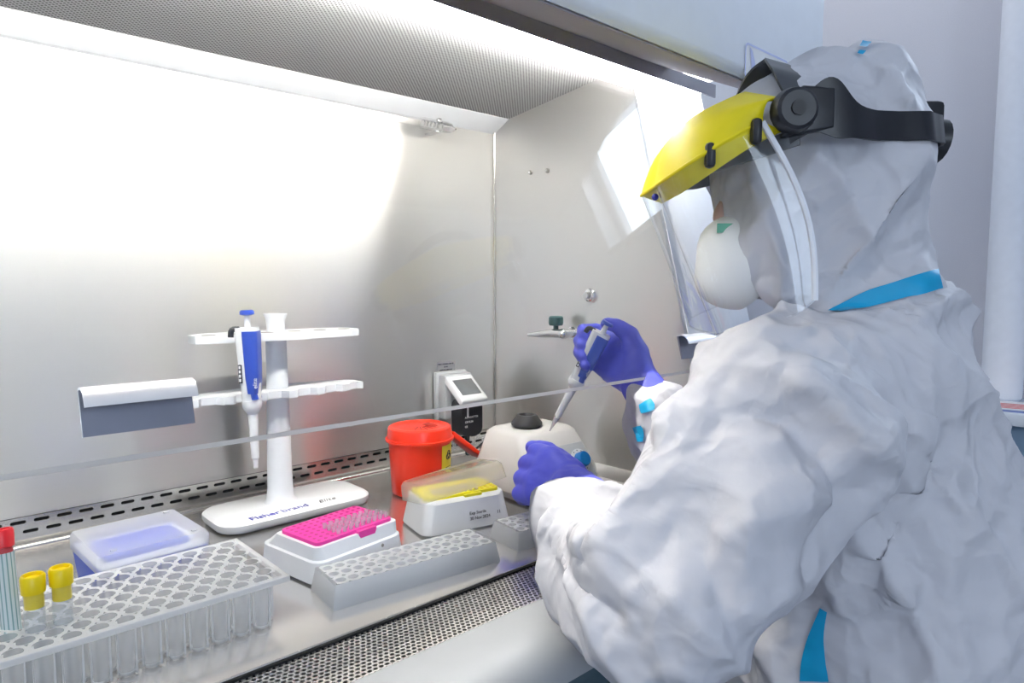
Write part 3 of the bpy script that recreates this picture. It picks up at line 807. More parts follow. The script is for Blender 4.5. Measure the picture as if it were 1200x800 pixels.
sample_tube('sample_tube', 'clear tube with a yellow cap half sunk beside the red-capped tube', 'tube', q2, (0, 0), .077, .0080, .0160, 'yellow_cap', group='yellow capped tubes')
rb = onz(22, 768, RZ); rbp = near(rb)
RT0 = dep(19, 790, .60); RT1 = dep(2, 622, .60)
ax_ = (RT1 - RT0).normalized()
e = sample_tube('sample_tube', 'tube with a red cap and striped paper label leaning at the rack end', 'tube', (0, 0, 0), (0, 0), .112, .0072, .016, 'red_cap', 'striped_label')
u_, v_ = frame_for(ax_)
mm = Matrix((u_, v_.cross(Vector((0, 0, 0))) + ax_.cross(u_), ax_)).transposed().to_4x4(); mm.translation = RT0
e.matrix_world = mm

# ------------------------------------------------------------------ tip boxes
def tip_box(name, label, loc, rz, plate_mat, dark, W, D, H, tw, td, ty, tips, tiplabel, group, step=True):
    t = thing(name, label, 'tip box', loc, rz)
    b = BM()
    loft(b, [rrect(W - .012, D - .012, .016, 0, n=4), rrect(W, D, .017, .003, n=4), rrect(W - .005, D - .006, .016, H * .62, n=4), rrect(W - .010, D - .012, .015, H * .66, n=4), rrect(tw + .010, td + .010, .008, H, cy=ty, n=4)])
    if not step:
        b.free(); b = BM()
        loft(b, [rrect(W - .004, D - .004, .016, 0, n=4), rrect(W, D, .017, .003, n=4), rrect(W - .014, D - .014, .016, H - .003, n=4), rrect(tw + .010, td + .010, .008, H, cy=ty, n=4)])
    body = to_obj('body', b, 'white_plastic', t, smooth=35)
    b = BM(); loft(b, [rrect(tw, td, .006, H, cy=ty, n=3), rrect(tw, td, .006, H + .004, cy=ty, n=3), rrect(tw - .002, td - .002, .005, H + .0048, cy=ty, n=3)]); plate = to_obj('tip_plate', b, plate_mat, t)
    # thumb notch in the front, showing the coloured insert
    b = BM(); pts = [(.014 * math.cos(R(180 + 180 * k / 10)), .014 * math.sin(R(180 + 180 * k / 10)) * 1.05) for k in range(11)]
    yf = -D / 2
    loft(b, [[(.012 + p[0], ty - td / 2 - .0065, H + .003 + p[1]) for p in pts], [(.012 + p[0], ty - td / 2 + .004, H + .003 + p[1]) for p in pts]]); to_obj('thumb_tab', b, plate_mat, plate)
    hole = None; pitch = (tw - .014) / 11
    for i in range(12):
        for j in range(8):
            x = -tw / 2 + .007 + pitch * i; y = ty - td / 2 + .0055 + j * (td - .011) / 7
            l = (x, y, H + .0045)
            if hole is None:
                b = BM(); lathe(b, [(.0023, 0), (.0023, .0006)], 8); hole = to_obj('plate_hole', b, dark, plate, loc=l)
            else: copy_obj(hole, plate, l)
    tp = None
    M_ = Matrix.Translation(loc) @ Matrix.Rotation(rz, 4, 'Z')
    for (i, j) in tips:
        x = -tw / 2 + .007 + pitch * i; y = ty - td / 2 + .0055 + j * (td - .011) / 7
        wl = M_ @ Vector((x, y, H + .0008))
        if tp is None:
            b = BM(); lathe(b, [(.0014, 0), (.0024, .004), (.0029, .0105), (.0024, .0105), (.0012, .004)], 10, cap=False); tp = to_obj('pipette_tip', b, 'tip_plastic', loc=wl)
            tag(tp, tiplabel, 'pipette tip', group)
        else: copy_obj(tp, None, wl)
    return t
tip_box('tip_box', 'white pipette tip box with a bright pink tip plate and no lid', (.412, .782, 0), R(9), 'pink_plastic', 'pink_dark', .140, .125, .044, .117, .075, -.010,
        [(i, j) for i in range(3, 12) for j in range(4) if (i < 11 or j < 3)], 'clear pipette tip standing in the pink tip plate', 'tips in the pink plate')
yb = tip_box('tip_box', 'white pipette tip box with a yellow tip plate and a half open frosted lid', (.612, .783, 0), R(-12), 'yellow_plate', 'yellow_cap', .142, .092, .046, .116, .062, .004,
        [(i, j) for i in range(1, 9) for j in range(3)], 'clear pipette tip standing in the yellow tip plate under the lid', 'tips in the yellow plate', step=False)
b = BM(); lathe(b, [(.0022, 0), (.0022, .0008)], 10)
# small round mark on the pink box front
pk = [o for o in COL.objects if o.name == 'tip_box'][0]
bmesh.ops.rotate(b, verts=b.verts, matrix=Matrix.Rotation(R(84), 3, 'X')); bmesh.ops.translate(b, verts=b.verts, vec=(.030, -.0595, .022)); to_obj('catch_hole', b, 'hole_grey', pk)
for i, s_ in enumerate(('Exp Sterile', '30 Nov 2024')):
    text(s_, .0062, 'ink_black', yb, basis((.0, -.0452 + .0012 * i * -1 + .0008, .0225 - .0075 * i), (1, 0, 0), (0, .16, 1)))
text('11', .0065, 'ink_black', yb, basis((.044, -.0455, .018), (1, 0, 0), (0, .16, 1)))
# frosted lid, hinged along the back edge
LW, LD, LH = .140, .090, .026
LM = Matrix.Translation((-.069, .045, .032)) @ Matrix.Rotation(R(-8), 4, 'Y') @ Matrix.Rotation(R(-11), 4, 'X') @ Matrix.Translation((.069, -.045, 0))
def lring(w, d, r, h): return [LM @ Vector((q[0], q[1], h)) for q in rrect(w, d, r, 0, n=4)]
b = BM(); loft(b, [lring(LW, LD, .012, 0), lring(LW - .004, LD - .004, .012, LH * .8), lring(LW - .012, LD - .012, .010, LH)], cap0=False); to_obj('lid', b, 'lid_yellowish', yb, smooth=50)

# ------------------------------------------------------------------ low frosted strip racks in front
def strip_rack(label, loc, rz, L, W, H, n):
    t = thing('strip_rack', label, 'rack', loc, rz, 'low frosted racks')
    b = BM()
    loft(b, [rrect(L, W, .003, 0, n=2), rrect(L, W, .003, .003, n=2), rrect(L - .008, W - .008, .003, H, n=2)], cap1=False); to_obj('body', b, 'rack_milky', t, smooth=30)
    pit = (L - .016) / n; rows = max(2, int((W - .010) / pit)); rp = (W - .010) / rows
    hs = [(-L / 2 + .008 + pit * (i + .5), -W / 2 + .005 + rp * (j + .5), j, i) for j in range(rows) for i in range(n)]
    b = rack_plate(hs, 0, 0, 0, 0, H, min(pit, rp) * .40, pit, rp); to_obj('top_plate', b, 'rack_milky', t, smooth=0)
    well = None
    for (x, y, j, i) in hs:
        if well is None:
            r = min(pit, rp) * .40
            b = BM(); lathe(b, [(r * .45, .004), (r * .8, .010), (r, H)], 10, cap=False); well = to_obj('well', b, 'rack_milky', t, loc=(x, y, 0))
        else: copy_obj(well, t, (x, y, 0))
    return t
strip_rack('long frosted plastic rack lying in front of the pink tip box', (.455, .673, 0), R(-6), .222, .068, .026, 14)
strip_rack('frosted plastic rack end showing from under the white left sleeve', (.668, .662, 0), R(-6), .13, .066, .024, 8)

# ------------------------------------------------------------------ sharps bucket
t = thing('sharps_bucket', 'round red sharps bucket with slotted lid and yellow label', 'bucket', (.662, .945, 0))
b = BM(); lathe(b, [(.045, 0), (.048, .002), (.0525, .088), (.0535, .089), (.0535, .092)], 40); body = to_obj('body', b, 'bucket_red', t)
b = BM(); lathe(b, [(.0535, .088), (.0575, .089), (.0575, .093), (.055, .094), (.0535, .108), (.0525, .111), (.049, .113), (.046, .113), (.043, .1105), (.034, .1105), (.031, .1115), (.002, .1115)], 40); lid = to_obj('lid', b, 'bucket_red', t)
for k in range(9):
    a = R(200 + 20 * k)
    b = BM(); bx(b, .010, .030, -.0009, .0009, .1113, .1121); bmesh.ops.rotate(b, verts=b.verts, matrix=Matrix.Rotation(a + R(20), 3, 'Z')); to_obj('lid_slot', b, 'slot_red', lid)
b = BM(); 
for k in range(12):
    pass
# label wraps the right side
ang = [R(-82 + 6 * k) for k in range(9)]
v0 = [b.verts.new((.0515 * math.cos(a), .0515 * math.sin(a), .034)) for a in ang]; v1 = [b.verts.new((.0534 * math.cos(a), .0534 * math.sin(a), .084)) for a in ang]
for k in range(8): b.faces.new((v0[k], v0[k + 1], v1[k + 1], v1[k]))
lb = to_obj('yellow_label', b, 'label_yellow', t)
# biohazard-like trefoil on the label
def onl(u, z): a = R(-62) + u / .053; rr = .0515 + (.0019) * (z - .034) / .05 + .0008; return (rr * math.cos(a), rr * math.sin(a), z)
b = BM()
for k in range(3):
    a = R(90 + 120 * k); c0 = (.0035 * math.cos(a), .066 + .0035 * math.sin(a))
    tube(b, [onl(c0[0] + .0042 * math.cos(a + R(q)), c0[1] + .0042 * math.sin(a + R(q))) for q in range(30, 331, 30)][:11] if False else [onl(c0[0] + .0042 * math.cos(a + R(q)), c0[1] + .0042 * math.sin(a + R(q))) for q in range(-140, 141, 28)], .0007, 5)
tube(b, [onl(.0035 * math.cos(R(q)), .066 + .0035 * math.sin(R(q))) for q in range(0, 361, 45)], .0005, 5)
to_obj('hazard_symbol', b, 'ink_black', lb)
for k in range(3):
    b = BM(); tube(b, [onl(-.008, .046 - .004 * k), onl(.008 - .004 * (k % 2), .046 - .004 * k)], .0005, 5); to_obj('print_line', b, 'ink_black', lb)
# hanging flap at the right of the bucket
b = BM(); fl0, fl1 = Vector((.050, -.012, .090)), Vector((.118, -.012, .038))
dv = (fl1 - fl0).normalized(); nv = Vector((0, 1, 0)); up_ = nv.cross(dv).normalized()
def fp(s, a, o): return fl0 + dv * s + nv * a + up_ * o
Lf = (fl1 - fl0).length
frustum(b, [fp(0, -.014, 0), fp(Lf, -.020, 0), fp(Lf, .020, 0), fp(0, .014, 0)], [fp(0, -.012, -.010), fp(Lf, -.018, -.008), fp(Lf, .018, -.008), fp(0, .012, -.010)], .0025); to_obj('lid_flap', b, 'bucket_red', t)

# ------------------------------------------------------------------ vortex mixer
t = thing('vortex_mixer', 'pale grey vortex mixer with black rubber cup and blue dial', 'mixer', (.812, .815, 0), R(-2))
W, D, H = .165, .150, .108
b = BM()
rings = []
base = [(-W / 2, -D / 2), (W / 2, -D / 2), (W / 2, D / 2), (-W / 2, D / 2)]
loft(b, [rrect(W - .02, D - .02, .012, .012), rrect(W, D, .014, .016), rrect(W - .004, D - .006, .014, .045, cy=.003), rrect(W - .034, D - .050, .018, H - .006, cy=.014), rrect(W - .050, D - .066, .014, H, cy=.015)])
body = to_obj('body', b, 'mixer_grey', t, smooth=50)
b = BM(); loft(b, [rrect(W - .016, D - .016, .012, .003), rrect(W - .016, D - .016, .012, .016)]); to_obj('base', b, 'mixer_panel', t)
for (x, y) in ((-1, -1), (1, -1), (1, 1), (-1, 1)):
    b = BM(); lathe(b, [(.008, 0), (.009, .004)], 14, (x * (W / 2 - .025), y * (D / 2 - .025), 0)); to_obj('rubber_foot', b, 'rubber_black', t)
# front face from z .045 (y = -D/2+.006) to z .102 (y = -D/2+.039)
fa, fb = Vector((0, -D / 2 + .006, .045)), Vector((0, -D / 2 + .039, .102))
fu = (fb - fa).normalized(); fn = Vector((0, -fu.z, fu.y))
def fpn(x, s, o): return Vector((x, 0, 0)) + fa + fu * s + fn * o
b = BM(); frustum(b, [fpn(-.040, -.020, .0005), fpn(.066, -.020, .0005), fpn(.060, .044, .0005), fpn(-.036, .044, .0005)], [fpn(-.039, -.019, .002), fpn(.065, -.019, .002), fpn(.059, .043, .002), fpn(-.035, .043, .002)]); pn = to_obj('panel', b, 'mixer_panel', t, smooth=0)
kc = fpn(.040, .012, .002)
b = BM(); tube(b, [kc, kc + fn * .0005], .0205, 28); to_obj('dial_plate', b, 'white_plastic', pn)
b = BM(); tube(b, [kc + fn * .0005, kc + fn * .012, kc + fn * .0135], [.0135, .0125, .011], 28); to_obj('dial', b, 'knob_blue', pn)
for k in range(11):
    a = R(-60 + 30 * k); q = kc + Vector((1, 0, 0)) * .0175 * math.cos(a) + fu * .0175 * math.sin(a)
    b = BM(); tube(b, [q + fn * .0004, q + fn * .0009], .0010, 6); to_obj('dial_mark', b, 'ink_black', pn)
b = BM(); lathe(b, [(.022, 0), (.0265, .005), (.0265, .008), (.0180, .020), (.0165, .0215), (.0130, .0215), (.0115, .019), (.0095, .010), (.002, .009)], 30, (-.012, .012, H)); to_obj('rubber_cup', b, 'rubber_black', t)
CUP = Matrix.Translation(t.location) @ Matrix.Rotation(R(-2), 4, 'Z') @ Vector((-.012, .012, H + .018))

# ------------------------------------------------------------------ the person
HC = dep(965, 215, .76)                      # head centre
FF = -RT.copy(); LL = -F0.copy(); ZZ = Vector((0, 0, 1))
HIP = dep(1085, 850, .80)
PO = Vector((HIP.x, HIP.y, FZ))
person = thing('person', 'person in a white hooded coverall and blue gloves leaning into the cabinet to pipette', 'person', PO)
def cone_capsule(bm, p0, r0, p1, r1, n=16):
    p0, p1 = Vector(p0), Vector(p1); ax = (p1 - p0); L = ax.length
    if L < 1e-6: sphere(bm, p0, r0, 3); return
    ax /= L; u, v = frame_for(ax); rings = []
    prof = [(-r0 * math.sin(R(a)), r0 * math.cos(R(a))) for a in (88, 60, 30)] + [(0, r0), (L, r1)] + [(L + r1 * math.sin(R(a)), r1 * math.cos(R(a))) for a in (30, 60, 88)]
    for h, r in prof:
        rings.append([p0 + ax * h + (u * math.cos(2 * math.pi * k / n) + v * math.sin(2 * math.pi * k / n)) * r for k in range(n)])
    loft(bm, rings)
def ellipsoid(bm, c, fx, lx, zx, rot=0.0):
    m = Matrix((FF, LL, ZZ)).transposed().to_4x4()
    m = Matrix.Translation(c) @ m @ Matrix.Rotation(rot, 4, 'Y') @ Matrix.Diagonal((fx, lx, zx, 1))
    bmesh.ops.create_icosphere(bm, subdivisions=3, radius=1.0, matrix=m)
def remeshed(bm, voxel):
    me = bpy.data.meshes.new('tmp'); bmesh.ops.recalc_face_normals(bm, faces=bm.faces); bm.to_mesh(me); bm.free()
    o = bpy.data.objects.new('tmp', me); COL.objects.link(o)
    md = o.modifiers.new('r', 'REMESH'); md.mode = 'VOXEL'; md.voxel_size = voxel; md.use_smooth_shade = True
    dg = bpy.context.evaluated_depsgraph_get(); ev = o.evaluated_get(dg)
    me2 = bpy.data.meshes.new_from_object(ev)
    bpy.data.objects.remove(o); bpy.data.meshes.remove(me)
    return me2
def smooth_np(me, iters, lam=0.5):
    n = len(me.vertices); co = np.empty(n * 3); me.vertices.foreach_get('co', co); co = co.reshape(-1, 3)
    ed = np.empty(len(me.edges) * 2, dtype=np.int64); me.edges.foreach_get('vertices', ed); ed = ed.reshape(-1, 2)
    deg = np.bincount(ed.ravel(), minlength=n).astype(float)[:, None]
    for _ in range(iters):
        s = np.zeros_like(co)
        for k in range(3):
            s[:, k] = np.bincount(ed[:, 0], weights=co[ed[:, 1], k], minlength=n) + np.bincount(ed[:, 1], weights=co[ed[:, 0], k], minlength=n)
        co += lam * (s / np.maximum(deg, 1) - co)
    me.vertices.foreach_set('co', co.ravel()); me.update()
    return co
def displace(me, fn):
    n = len(me.vertices); nm = np.empty(n * 3); me.vertices.foreach_get('normal', nm); nm = nm.reshape(-1, 3)
    co = np.empty(n * 3); me.vertices.foreach_get('co', co); co = co.reshape(-1, 3)
    d = np.array([fn(Vector(c), Vector(q)) for c, q in zip(co, nm)])
    co = co + nm * d[:, None]
    me.vertices.foreach_set('co', co.ravel()); me.update()
def finish(name, me, mat, parent, off):
    n = len(me.vertices); co = np.empty(n * 3); me.vertices.foreach_get('co', co); co = co.reshape(-1, 3) - np.array(off)
    me.vertices.foreach_set('co', co.ravel()); me.materials.clear(); me.materials.append(MATS[mat]); me.update()
    me.polygons.foreach_set('use_smooth', [True] * len(me.polygons))
    me.name = name
    o = bpy.data.objects.new(name, me); return link(o, parent)

KN = [HIP + FF * .40 + LL * .12 + ZZ * -.11, HIP + FF * .40 - LL * .12 + ZZ * -.11]
LIMBS = [   # (px, py, depth, radius) pairs
    ((1010, 345, .77, .090), (1008, 430, .78, .110)),
    ((1008, 430, .78, .110), (1008, 560, .79, .148)),
    ((1008, 560, .79, .148), (1060, 850, .80, .180)),
    ((935, 478, .66, .083), (1000, 470, .78, .120)),
    ((1000, 470, .78, .120), (960, 470, .93, .090)),
    ((925, 482, .645, .086), (845, 610, .605, .088)),      # left upper arm
    ((845, 610, .605, .088), (778, 706, .585, .072)),
    ((778, 706, .585, .072), (722, 660, .70, .062)),       # left forearm
    ((722, 660, .70, .062), (676, 612, .85, .045)),
    ((955, 470, .94, .085), (850, 565, .955, .068)),       # right upper arm
    ((850, 565, .955, .066), (778, 502, 1.000, .047)),
    ((778, 502, 1.000, .047), (765, 484, 1.015, .041)),
]
def limb_bm(shrink):
    b = BM()
    for a, c in LIMBS:
        cone_capsule(b, dep(*a[:3]), a[3] * shrink, dep(*c[:3]), c[3] * shrink, 20)
    for s, k in zip((1, -1), KN):
        cone_capsule(b, HIP + LL * .09 * s, .11 * shrink, k, .085 * shrink, 16)
        cone_capsule(b, k, .085 * shrink, Vector((k.x, k.y, FZ + .12)) - FF * .05, .062 * shrink, 16)
        cone_capsule(b, Vector((k.x, k.y, FZ + .05)) - FF * .06, .048 * shrink, Vector((k.x, k.y, FZ + .042)) + FF * .11, .04 * shrink, 12)
    return b
# --- coverall
b = limb_bm(1.0)
ellipsoid(b, dep(962, 215, .76), .124, .102, .145)
ellipsoid(b, dep(985, 150, .765), .084, .092, .080)
ellipsoid(b, dep(1012, 105, .765), .048, .075, .052)
ellipsoid(b, dep(1015, 250, .765), .066, .085, .12)
ellipsoid(b, dep(902, 285, .76), .060, .085, .080)
cone_capsule(b, dep(990, 260, .765), .088, dep(1000, 360, .77), .086)
cov = remeshed(b, .0052)
smooth_np(cov, 14)
def ridge(p, f, o):
    return 1.0 - abs(noise.noise(Vector((p.x * f + o, p.y * f - o, p.z * f + 2 * o)))) * 2.0
LSH, LEL, LWR = dep(925, 482, .645), dep(778, 706, .585), dep(676, 612, .85)
UA = (LEL - LSH).normalized(); FA = (LWR - LEL).normalized()
def crumple(p, n):
    w = Vector((noise.noise(p * 5.0), noise.noise(p * 5.0 + Vector((7, 3, 1))), noise.noise(p * 5.0 + Vector((2, 9, 4))))) * .05
    q = p + w
    # stretch folds along a slanting direction so creases run long
    q1 = Vector((q.dot(FF) * .6 + q.z * .8, q.dot(LL), q.z * .6 - q.dot(FF) * .8))
    q2 = Vector((q1.x * 3.0, q1.y * 6, q1.z * 11.0))
    d = .015 * max(0, 1 - 1.5 * abs(noise.noise(q2))) ** 3
    q3 = Vector((q1.z * 4.0, q1.y * 7, q1.x * 10.0)) + Vector((3, 8, 1))
    d += .010 * max(0, 1 - 1.6 * abs(noise.noise(q3))) ** 3
    d += .0045 * max(0, 1 - 1.8 * abs(noise.noise(q * 17 + Vector((5, 5, 5))))) ** 3
    d += .004 * noise.noise(q * 6.0) - .003
    # gather folds near the left elbow and the wrist
    de = (p - LEL).length
    s = (p - LEL).dot(FA)
    if 0 < s < .32 and (p - (LEL + FA * s)).length < .10:
        d += .0065 * (1 - abs(math.sin(s * 42 + 4 * noise.noise(p * 7)))) ** 1.5 * (.4 + .6 * s / .3)
    if (p - HC).length < .17: d = d * .75 - .010
    return d
def fold_field(me, folds):
    tmp = BM(); tmp.from_mesh(me); bv = BVHTree.FromBMesh(tmp); tmp.free()
    n = len(me.vertices); co = np.empty(n * 3); me.vertices.foreach_get('co', co); co = co.reshape(-1, 3)
    nm = np.empty(n * 3); me.vertices.foreach_get('normal', nm); nm = nm.reshape(-1, 3)
    tot = np.zeros(n)
    for pts, h, w in folds:
        line = []
        for q in spline([Vector((x, y, 0)) for x, y in pts], 10):
            loc, nr, i_, d_ = bv.ray_cast(C, ray(q.x, q.y).normalized())
            if loc is not None: line.append(tuple(loc))
        if len(line) < 3: continue
        L = np.array(line); m = np.full(n, 9.0); tt = np.zeros(n)
        for k, p in enumerate(L):
            dd = np.linalg.norm(co - p, axis=1); c_ = dd < m; m[c_] = dd[c_]; tt[c_] = k / (len(L) - 1)
        tot += h * np.exp(-m / w) * np.minimum(1, np.minimum(tt, 1 - tt) * 5 + .15)
    co = co + nm * tot[:, None]
    me.vertices.foreach_set('co', co.ravel()); me.update()
FOLDS = [
    ([(870, 430), (960, 470), (1015, 530), (1005, 590), (968, 665)], .020, .020),
    ([(850, 470), (930, 500), (975, 560), (955, 650), (945, 700)], -.016, .024),
    ([(962, 700), (1010, 640), (1050, 560), (1062, 480)], .016, .016),
    ([(975, 712), (1030, 700), (1062, 660)], .014, .012),
    ([(1000, 650), (1035, 625), (1050, 600)], -.012, .012),
    ([(800, 470), (770, 540), (735, 610), (705, 660)], .014, .016),
    ([(845, 470), (815, 560), (775, 640), (720, 700)], -.008, .018),
    ([(690, 600), (705, 650), (735, 690), (745, 705)], .013, .010),
    ([(660, 640), (690, 690), (730, 730)], -.012, .011),
    ([(655, 605), (668, 650), (690, 700)], .010, .009),
    ([(715, 600), (712, 640), (700, 665)], -.010, .008),
    ([(1050, 380), (1100, 450), (1125, 560), (1110, 680)], .012, .018),
    ([(1010, 400), (1040, 480), (1080, 560)], -.009, .016),
    ([(1070, 600), (1110, 700), (1120, 790)], .012, .018),
    ([(900, 560), (870, 640), (880, 740)], .010, .018),
    ([(840, 560), (830, 650), (850, 750)], -.009, .016),
    ([(1090, 175), (1050, 240), (1000, 300), (965, 350)], .012, .011),
    ([(1095, 230), (1050, 290), (1010, 335)], -.009, .010),
    ([(870, 210), (930, 225), (1000, 205)], .008, .012),
    ([(960, 75), (985, 105), (1000, 130)], .009, .010),
    ([(1020, 62), (1035, 95), (1040, 125)], -.009, .010),
    ([(1045, 65), (1060, 100), (1065, 130)], .007, .009),
    ([(738, 495), (760, 515), (775, 540)], -.008, .008),
    ([(735, 480), (748, 500), (752, 530)], .007, .008),
]
fold_field(cov, FOLDS)
displace(cov, crumple)
smooth_np(cov, 1, .4)
# openings: face of the hood
bm = BM(); bm.from_mesh(cov)
dl = []
for v in bm.verts:
    r = v.co - HC; f = r.dot(FF); z = r.z; l = abs(r.dot(LL))
    if f > .03 and (l / .046) ** 2 + ((z + .106) / .056) ** 2 < 1: dl.append(v)
bmesh.ops.delete(bm, geom=dl, context='VERTS')
bd = {}
for e in bm.edges:
    if e.is_boundary:
        for p_, q_ in ((e.verts[0], e.verts[1]), (e.verts[1], e.verts[0])): bd.setdefault(p_, []).append(q_)
for _ in range(25):
    nw = {v: v.co.lerp((nb[0].co + nb[1].co) / 2, .5) for v, nb in bd.items() if len(nb) == 2}
    for v, c_ in nw.items(): v.co = c_
bm.normal_update(); bm.to_mesh(cov)
BV = BVHTree.FromBMesh(bm); bm.free()
coverall = finish('coverall', cov, 'coverall_fabric', person, PO)
tag(coverall, 'white nonwoven hooded coverall with teal taped seams')
# --- body inside: head with face, neck, trunk and limbs in one mesh
b = limb_bm(.72)
HD = dep(963, 225, .76)
ellipsoid(b, HD - ZZ * .01, .098, .070, .108); ellipsoid(b, HD + FF * .03 - ZZ * .07, .062, .055, .055); ellipsoid(b, HD - FF * .015 + ZZ * .020, .086, .068, .078)
cone_capsule(b, HD - ZZ * .07 - FF * .02, .052, dep(1010, 390, .78), .055)
cone_capsule(b, HD + FF * .094 + ZZ * .012, .008, HD + FF * .112 - ZZ * .028, .012, 10)     # nose
for s in (-1, 1):
    ellipsoid(b, HD + LL * .078 * s - FF * .012 - ZZ * .005, .018, .010, .030)
    cone_capsule(b, HD + FF * .082 + LL * .012 * s + ZZ * .030, .008, HD + FF * .068 + LL * .045 * s + ZZ * .030, .008, 8)   # brow
cone_capsule(b, HD + FF * .092 + LL * .02 - ZZ * .062, .0055, HD + FF * .092 - LL * .02 - ZZ * .062, .0055, 8)      # lips
bod = remeshed(b, .006); smooth_np(bod, 4)
finish('body', bod, 'skin', person, PO)
for s in (-1, 1):
    b = BM(); sphere(b, HD + FF * .079 + LL * .031 * s + ZZ * .010 - PO, .0125); ey = to_obj('eye', b, 'eye_white', person)
    b = BM(); sphere(b, HD + FF * .0885 + LL * .031 * s + ZZ * .010 - PO, .005); to_obj('iris', b, 'hair', ey)
b = BM(); ellipsoid(b, HD - FF * .020 + ZZ * .024 - PO, .088, .072, .082); to_obj('hair', b, 'hair', person)
# --- respirator mask: dome over nose and mouth
b = BM(); mc = dep(870, 306, .76); rings = []
for k in range(9):
    a = R(90 * k / 8); rr = max(math.cos(a), 0) ** .6; h = math.sin(a)
    ring = []
    for q in range(28):
        t_ = 2 * math.pi * q / 28
        ring.append(mc + LL * (.050 * rr * math.cos(t_)) + ZZ * (.054 * rr * math.sin(t_)) + FF * (.052 * h - .02 * rr * abs(math.cos(t_)) ** 2 + .012 * rr * math.sin(t_) * -1 * .3) - PO)
    if k == 8: ring = [r + (Vector(ring[0]) - r) * .0 for r in ring]
    rings.append(ring)
rings[-1] = [rings[-2][i].lerp(mc + FF * .052 - PO, .85) for i in range(28)]
rings_m = rings; loft(b, rings, cap0=False); mask = to_obj('respirator_mask', b, 'mask_white', person, smooth=70)
tag(mask, 'white cup shaped respirator mask')
# --- tape strips laid on the coverall by casting rays from outside
def surf(px_, py_, lift=.0012):
    d = ray(px_, py_).normalized(); loc, nr, idx, dist = BV.ray_cast(C, d)
    if loc is None: return None
    if nr.dot(d) > 0: nr = -nr
    return loc + nr * lift
def tape(name, left, right, lift=.002, k=5):
    """left, right: px polylines of the two edges of the strip"""
    def dens(pl): return [Vector((p.x, p.y)) for p in spline([Vector((x, y, 0)) for x, y in pl], k)]
    A, B_ = dens(left), dens(right); b = BM(); rows = []
    for a, c in zip(A, B_):
        row = []
        for j in range(5):
            q = a.lerp(c, j / 4); p = surf(q.x, q.y, lift); row.append(p)
        if all(p is not None for p in row) and max((p - row[2]).length for p in row) < .03: rows.append(row)
    prev = None
    for row in rows:
        if prev is None or max((row[i] - prev[i]).length for i in range(5)) < .03:
            if prev is not None:
                va = [b.verts.new(p - PO) for p in prev]; vb = [b.verts.new(p - PO) for p in row]
                for i in range(4): b.faces.new((va[i], va[i + 1], vb[i + 1], vb[i]))
        prev = row
    bmesh.ops.remove_doubles(b, verts=b.verts, dist=1e-6)
    return to_obj(name, b, 'tape_teal', coverall, smooth=60)
tape('seam_tape', [(970, 365), (1010, 343), (1060, 327), (1098, 316)], [(985, 366), (1020, 360), (1065, 348), (1103, 337)])
tape('seam_tape', [(962, 712), (948, 745), (940, 775), (938, 798)], [(970, 716), (966, 745), (968, 775), (972, 798)])
tape('seam_tape', [(751, 474), (753, 482), (757, 492)], [(763, 469), (767, 478), (766, 490)], .004, 14)
tape('seam_tape', [(744, 500), (746, 508), (749, 518)], [(754, 498), (757, 507), (756, 517)], .004, 14)
tape('seam_tape', [(1003, 66), (1012, 52)], [(1010, 67), (1022, 54)], .005, 4)
tape('seam_tape', [(868, 328), (874, 340), (879, 352)], [(874, 326), (881, 340), (885, 353)])
tape('seam_tape', [(1091, 260), (1093, 290), (1096, 312)], [(1097, 260), (1099, 290), (1102, 312)])
b = BM(); gp = PO + Vector(rings_m[4][4])
bx(b, -.008, .008, -.001, .002, -.005, .005); bmesh.ops.rotate(b, verts=b.verts, matrix=Matrix((-FF, -LL, ZZ)).transposed()); bmesh.ops.translate(b, verts=b.verts, vec=gp - PO); to_obj('green_mark', b, 'mask_green', mask)

# --- gloves
def glove(chains, voxel=.0024, it=5):
    b = BM()
    for ch in chains:
        for a, c in zip(ch, ch[1:]):
            cone_capsule(b, dep(*a[:3]), a[3], dep(*c[:3]), c[3], 14)
    me = remeshed(b, voxel); smooth_np(me, it)
    displace(me, lambda p, n: .0009 * noise.noise(p * 60) + .0007 * max(0, 1 - 3 * abs(noise.noise(p * 45 + Vector((3, 1, 2))))))
    return finish('glove', me, 'glove_nitrile', person, PO)
LH = [
    [(693, 592, .885, .036), (668, 572, .930, .034)],
    [(668, 572, .930, .030), (646, 538, .965, .019), (628, 529, .995, .0130), (628, 535, 1.022, .0115), (640, 545, 1.024, .010)],
    [(668, 572, .930, .030), (637, 549, .962, .019), (617, 543, .990, .0130), (618, 549, 1.018, .0115), (632, 556, 1.020, .010)],
    [(668, 575, .928, .030), (630, 564, .955, .018), (611, 560, .980, .0125), (613, 566, 1.006, .011), (628, 571, 1.008, .010)],
    [(668, 580, .925, .030), (627, 580, .946, .0165), (609, 578, .966, .0115), (612, 583, .990, .0105), (625, 585, .992, .009)],
    [(670, 560, .945, .026), (656, 540, .985, .017), (640, 526, 1.010, .0125), (624, 524, 1.022, .011)],
    [(646, 538, .965, .019), (637, 549, .962, .019), (630, 564, .955, .018), (627, 580, .946, .0165)],
]
